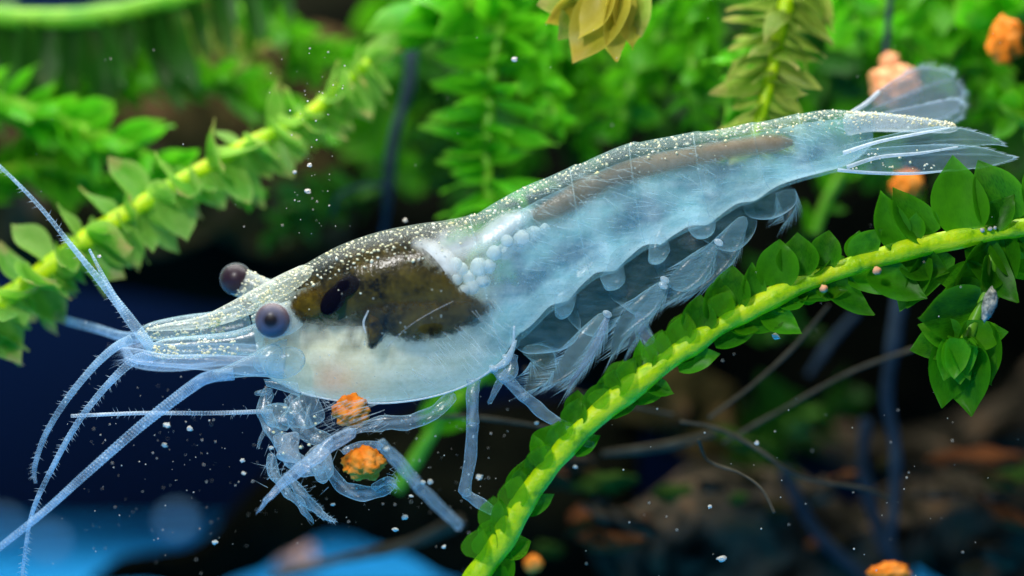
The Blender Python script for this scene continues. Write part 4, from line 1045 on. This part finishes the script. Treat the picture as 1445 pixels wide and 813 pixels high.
for k in range(120):
    a = P(rr.uniform(375, 470), rr.uniform(556, 690), rr.uniform(-.8, -.3)); an = rr.uniform(0, 6.28); L_ = rr.uniform(.08, .28)
    gs.append((a, a + Vector((math.cos(an) * L_, 0, math.sin(an) * L_)), .005))
hairs('setae', gs, M['hair'], lm.o, (.65, .80, .84, .4))

# walking legs: each of three jointed pieces
def leg(pieces, a=.30, col=(.30, .47, .57)):
    o = None
    for path, w in pieces:
        q = spline(path, 7); ww = spline(w, 7)[:, 0]
        ww[0] *= 1.12; ww[1] *= .92; ww[-2] *= .95; ww[-1] *= 1.15
        q2 = [tuple(q[0] - (q[1] - q[0]) * .12)] + [tuple(r) for r in q[1:-1]] + [tuple(q[-1] + (q[-1] - q[-2]) * .12)]
        if o is None: o = ribbon('walking_leg', q2, list(ww), [x * .42 for x in ww], M['clear'], shrimp, pc(a, col, .35), nr=30, wob=.02, wobf=5, muscle=True).o
        else: ribbon('leg_segment', q2, list(ww), [x * .42 for x in ww], M['clear'], o, pc(a, col, .35), nr=30, wob=.02, wobf=5)
    return o
leg([([(668, 535, -.4), (667, 560, -.45), (667, 600, -.45)], [20, 18, 17]), ([(667, 598, -.45), (663, 650, -.45), (655, 698, -.45)], [18, 17, 19]), ([(655, 694, -.45), (680, 712, -.45), (716, 734, -.45)], [15, 17, 12])])
leg([([(700, 518, -.5), (715, 535, -.5), (742, 562, -.45)], [20, 18, 16]), ([(738, 558, -.45), (768, 584, -.4), (800, 604, -.35)], [16, 18, 15]), ([(798, 602, -.35), (820, 622, -.3), (838, 628, -.3)], [14, 12, 8])])
leg([([(535, 625, .6), (560, 650, 1.0), (590, 685, 1.3)], [16, 18, 17]), ([(588, 683, 1.3), (620, 715, 1.6), (650, 745, 1.8)], [17, 16, 14])], .34, (.22, .36, .45))
leg([([(722, 500, -.45), (720, 525, -.5), (704, 535, -.5)], [18, 20, 12]), ([(716, 522, -.2), (700, 548, -.1), (690, 570, 0)], [10, 9, 6])], .3)

# side plates of the abdomen, swimming legs
def plate(cx, cy, rx, ry, rot, y, a=.24, col=(.03, .16, .18), ed=.45):
    def f(u, c, s, px, py):
        low = max(-c, 0)
        k = low ** 10
        return (*(np.array(col) * (1 - k) + np.array([.55, .80, .86]) * k), a * (.35 + .65 * sst(1, -.2, c)) * math.sin(math.pi * min(max(u, .03), .97)) ** .4 + ed * k * math.sin(math.pi * min(max(u, .01), .99)))
    return lobe('side_plate', cx, cy, rx, ry, rot, y, 3, M['membrane'], shrimp, f, nr=36, ns=44, wob=.09, wobf=2.0, seed=cx * .1)
for k, a in enumerate([(770, 455, 52, 42, -22), (838, 420, 46, 52, -10), (902, 392, 44, 54, -15), (965, 358, 42, 54, -18), (1030, 312, 42, 44, -15), (1086, 280, 42, 28, -14)]):
    plate(*a, -.42 + .05 * k)
for a in [(797, 424, 15, 26, 12), (864, 390, 16, 25, 10), (929, 350, 15, 22, 6), (990, 318, 17, 17, 0)]:
    lobe('leg_joint', *a, -.5, 9, M['membrane'], shrimp, lambda u, c, s, px, py: (.34, .62, .68, (.22 + .3 * max(-c, 0) ** 6) * (.75 - .25 * c)), wob=.07, wobf=4)
def swim(path, w, a=.22, col=(.26, .50, .57), n=230, L=.34):
    s = ribbon('swimming_leg', path, w, [x * .14 + 1 for x in w], M['blade'], shrimp, lambda u, c, s, px, py: (*col, (a + .12 * abs(c) ** 8) * (1 - .45 * u)), nr=30, ns=16)
    gs = []
    for k in range(n):
        u = rr.uniform(.1, 1); v, px, py, c, ss = s.at(u, rr.choice([0, math.pi]) + rr.uniform(-.3, .3))
        v2 = s.at(min(u + .12, 1), 0)[0]; T = (v2 - s.at(max(u - .05, 0), 0)[0]).normalized()
        sd = Vector((-T.z, 0, T.x)) * (1 if c < 0 else -1)
        gs.append((v, v + (T * 1.0 - sd * .28 * (1 if c > 0 else 1)).normalized() * rr.uniform(.3, 1) * L, .0036))
    hairs('setae', gs, M['hair'], s.o, (.36, .60, .68, .34))
    return s
swim([(852, 442, -.45), (828, 480, -.5), (800, 518, -.5), (768, 546, -.5)], [10, 34, 26, 3], .28, (.38, .58, .58))
swim([(858, 446, -.5), (838, 492, -.55), (800, 550, -.55)], [8, 12, 3], .34, (.45, .60, .75))
swim([(945, 395, -.4), (912, 430, -.45), (880, 462, -.45), (862, 502, -.45)], [12, 34, 22, 3], .28)
swim([(930, 410, -.3), (906, 450, -.3), (886, 492, -.3)], [10, 14, 3], .26, (.35, .50, .62))
swim([(900, 440, -.35), (908, 470, -.35), (930, 494, -.35)], [10, 13, 3], .34, (.40, .52, .68))
swim([(1010, 345, -.35), (980, 380, -.4), (948, 410, -.4), (930, 432, -.4)], [14, 40, 26, 3], .26)
swim([(1052, 306, -.25), (1022, 352, -.3), (985, 395, -.3), (945, 426, -.3)], [14, 40, 30, 3], .26)
swim([(738, 492, -.3), (765, 505, -.3), (760, 530, -.3), (742, 552, -.3)], [12, 34, 30, 3], .2, (.35, .50, .42))
swim([(1108, 268, .1), (1112, 290, .1), (1108, 312, .1)], [30, 22, 3], .12)
# bright joints on the swimming legs
for x, y in [(857, 443), (938, 395), (1014, 342), (936, 403), (715, 505), (696, 520)]:
    lobe('leg_joint', x, y, 7, 4.5, 30, -.55, 4, M['clear'], shrimp, pc(.5, (.75, .88, .92)))
tube('limb_tendon', [(728, 480, -.58), (720, 500, -.58), (712, 512, -.56), (690, 524, -.54)], [2, 4, 5, 2], M['clear'], shrimp, (.7, .85, .9, .5), n=20, ns=8)

# tail fan
tel = ribbon('telson', [(1190, 176, .08), (1230, 172, .06), (1290, 176, .02), (1335, 180, 0), (1352, 182, 0)], [34, 28, 22, 16, 5], [14, 11, 8, 5, 2], M['clear'], shrimp, pc(.36, (.70, .80, .82)), nr=36)
for k in range(190):
    u = rr.random() ** .8
    v, px, py, c, s = tel.at(u * .92, -rr.uniform(.1, 1.5)); dot(v, rr.uniform(.009, .02))
def fin(sta, y, a, col, ed, rib, n=120, L=.09, fan=False):
    s = loft('tail_fin', [(*r[:4], 3, y) if len(r) == 4 else r for r in sta], M['blade'], shrimp, lambda u, c, s, px, py: (*col, min(a + ed * abs(c) ** 16 + .25 * max(0, 1 - abs(c - rib) * 12), .9)), nr=44, ns=44)
    gs = []
    for k in range(n):
        u = rr.uniform(.45, 1); th = rr.choice([0, math.pi]) if u < .95 else rr.uniform(0, 6.28)
        v, px, py, c, ss = s.at(u, th); ct = s.at(max(u - .25, 0), math.pi / 2)[0]; ct.y = v.y
        gs.append((v, v + (v - ct).normalized() * rr.uniform(.5, 1) * L, .004))
    hairs('setae', gs, M['hair'], s.o, (.6, .78, .9, .35))
    return s
fin([(1180, 222, 1184, 240), (1215, 212, 1212, 243), (1270, 206, 1268, 245), (1330, 204, 1328, 243), (1385, 208, 1388, 236), (1418, 218, 1420, 228), (1432, 221, 1432, 223)], -.30, .15, (.34, .58, .66), .5, .25)
fin([(1190, 205, 1190, 216), (1230, 196, 1232, 218), (1290, 183, 1292, 216), (1345, 180, 1350, 210), (1390, 190, 1394, 204), (1418, 203, 1418, 206)], -.12, .15, (.36, .60, .66), .45, -.1)
fin([(1190, 170, 1194, 190, 3, .55), (1225, 140, 1240, 180, 3, .9), (1262, 112, 1300, 176, 3, 1.3), (1300, 95, 1345, 160, 3, 1.6), (1335, 100, 1358, 135, 3, 1.8), (1348, 112, 1354, 122, 3, 1.9)], 0, .20, (.42, .56, .70), .4, .3, 160, .14)
fin([(1195, 172, 1200, 184, 3, .35), (1240, 160, 1250, 186, 3, .6), (1300, 148, 1306, 184, 3, .9), (1345, 140, 1346, 172, 3, 1.1), (1362, 150, 1360, 158, 3, 1.2)], 0, .16, (.42, .56, .70), .4, .2, 120, .12)
tube('fin_rib', [(1190, 216, -.34), (1240, 200, -.3), (1300, 188, -.26), (1342, 180, -.2)], [3, 2.4, 2, 1], M['clear'], shrimp, (.78, .88, .95, .6), n=30, ns=8)
tube('fin_rib', [(1195, 236, -.36), (1240, 222, -.36), (1300, 216, -.34), (1352, 207, -.34)], [3, 2.6, 2, 1], M['clear'], shrimp, (.78, .88, .95, .5), n=30, ns=8)
tube('fin_rib', [(1182, 240, -.36), (1230, 244, -.36), (1290, 245, -.36), (1345, 240, -.36)], [2.6, 2.4, 2, 1], M['clear'], shrimp, (.70, .85, .98, .6), n=30, ns=8)
tube('fin_rib', [(1200, 160, .55), (1222, 146, .8), (1240, 130, 1.0)], [3, 3, 3], M['clear'], shrimp, (.70, .8, .9, .5), n=20, ns=8)
for k in range(26):
    dot(P(rr.uniform(1200, 1320), rr.uniform(205, 240), -.38), rr.uniform(.008, .02))
mesh_obj('pigment_dots', dv, df, M['dot'], shrimp, kind='stuff')

# ------------------------------------------------------------------ drifting specks
rr = random.Random(99)
sv, sfc = [], []
def speck(p, r):
    base, fs = blob_mesh(r, .4, 2, rr.uniform(0, 50), 1); k = len(sv)
    sv.extend([p + v for v in base]); sfc.extend([tuple(i + k for i in f) for f in fs])
for k in range(420):
    if rr.random() < .72: px, py = rr.uniform(120, 720), rr.gauss(660, 75)
    else: px, py = rr.uniform(0, 1445), rr.uniform(0, 813)
    y = rr.uniform(-1.6, 1.6)
    speck(P(px, py, y), rr.choice([.004, .005, .006, .008, .011]))
for k in range(60): speck(P(rr.gauss(440, 30), rr.uniform(60, 330), rr.uniform(-.8, .6)), rr.choice([.005, .007, .009, .014]))
for k in range(45): speck(P(rr.uniform(820, 1400), rr.uniform(560, 813), rr.uniform(-1, 1)), rr.choice([.005, .007, .01, .014]))
tag(mesh_obj('drifting_silt', sv, sfc, M['crumb'], None), 'fine pale silt drifting through the dark water', 'silt', kind='stuff')
for k, (px, py, r) in enumerate([(236, 600, 7), (268, 605, 6), (232, 628, 5), (342, 650, 5), (383, 632, 5), (344, 668, 4), (597, 681, 5), (607, 680, 5), (571, 730, 6), (558, 747, 6), (676, 673, 6), (580, 700, 4), (470, 712, 4), (545, 634, 5), (303, 765, 6), (626, 772, 4), (434, 270, 6), (437, 233, 5), (416, 243, 4), (572, 311, 4), (140, 362, 4), (726, 84, 6), (1018, 789, 8), (1068, 625, 4), (1095, 475, 8), (1002, 715, 4), (812, 659, 4), (757, 597, 4)]):
    p = P(px, py, rr.uniform(-.7, .7))
    vs, fs = blob_mesh(r * PX * .75, .6, 1.5, k * 3.3, 2, (1, .8, rr.uniform(.6, 1)))
    tag(mesh_obj('food_crumb', [v + p for v in vs], fs, M['crumb'], None, origin=p, smooth=False), 'small pale crumb floating free in the dark water', 'crumb', 'crumbs floating in the water')

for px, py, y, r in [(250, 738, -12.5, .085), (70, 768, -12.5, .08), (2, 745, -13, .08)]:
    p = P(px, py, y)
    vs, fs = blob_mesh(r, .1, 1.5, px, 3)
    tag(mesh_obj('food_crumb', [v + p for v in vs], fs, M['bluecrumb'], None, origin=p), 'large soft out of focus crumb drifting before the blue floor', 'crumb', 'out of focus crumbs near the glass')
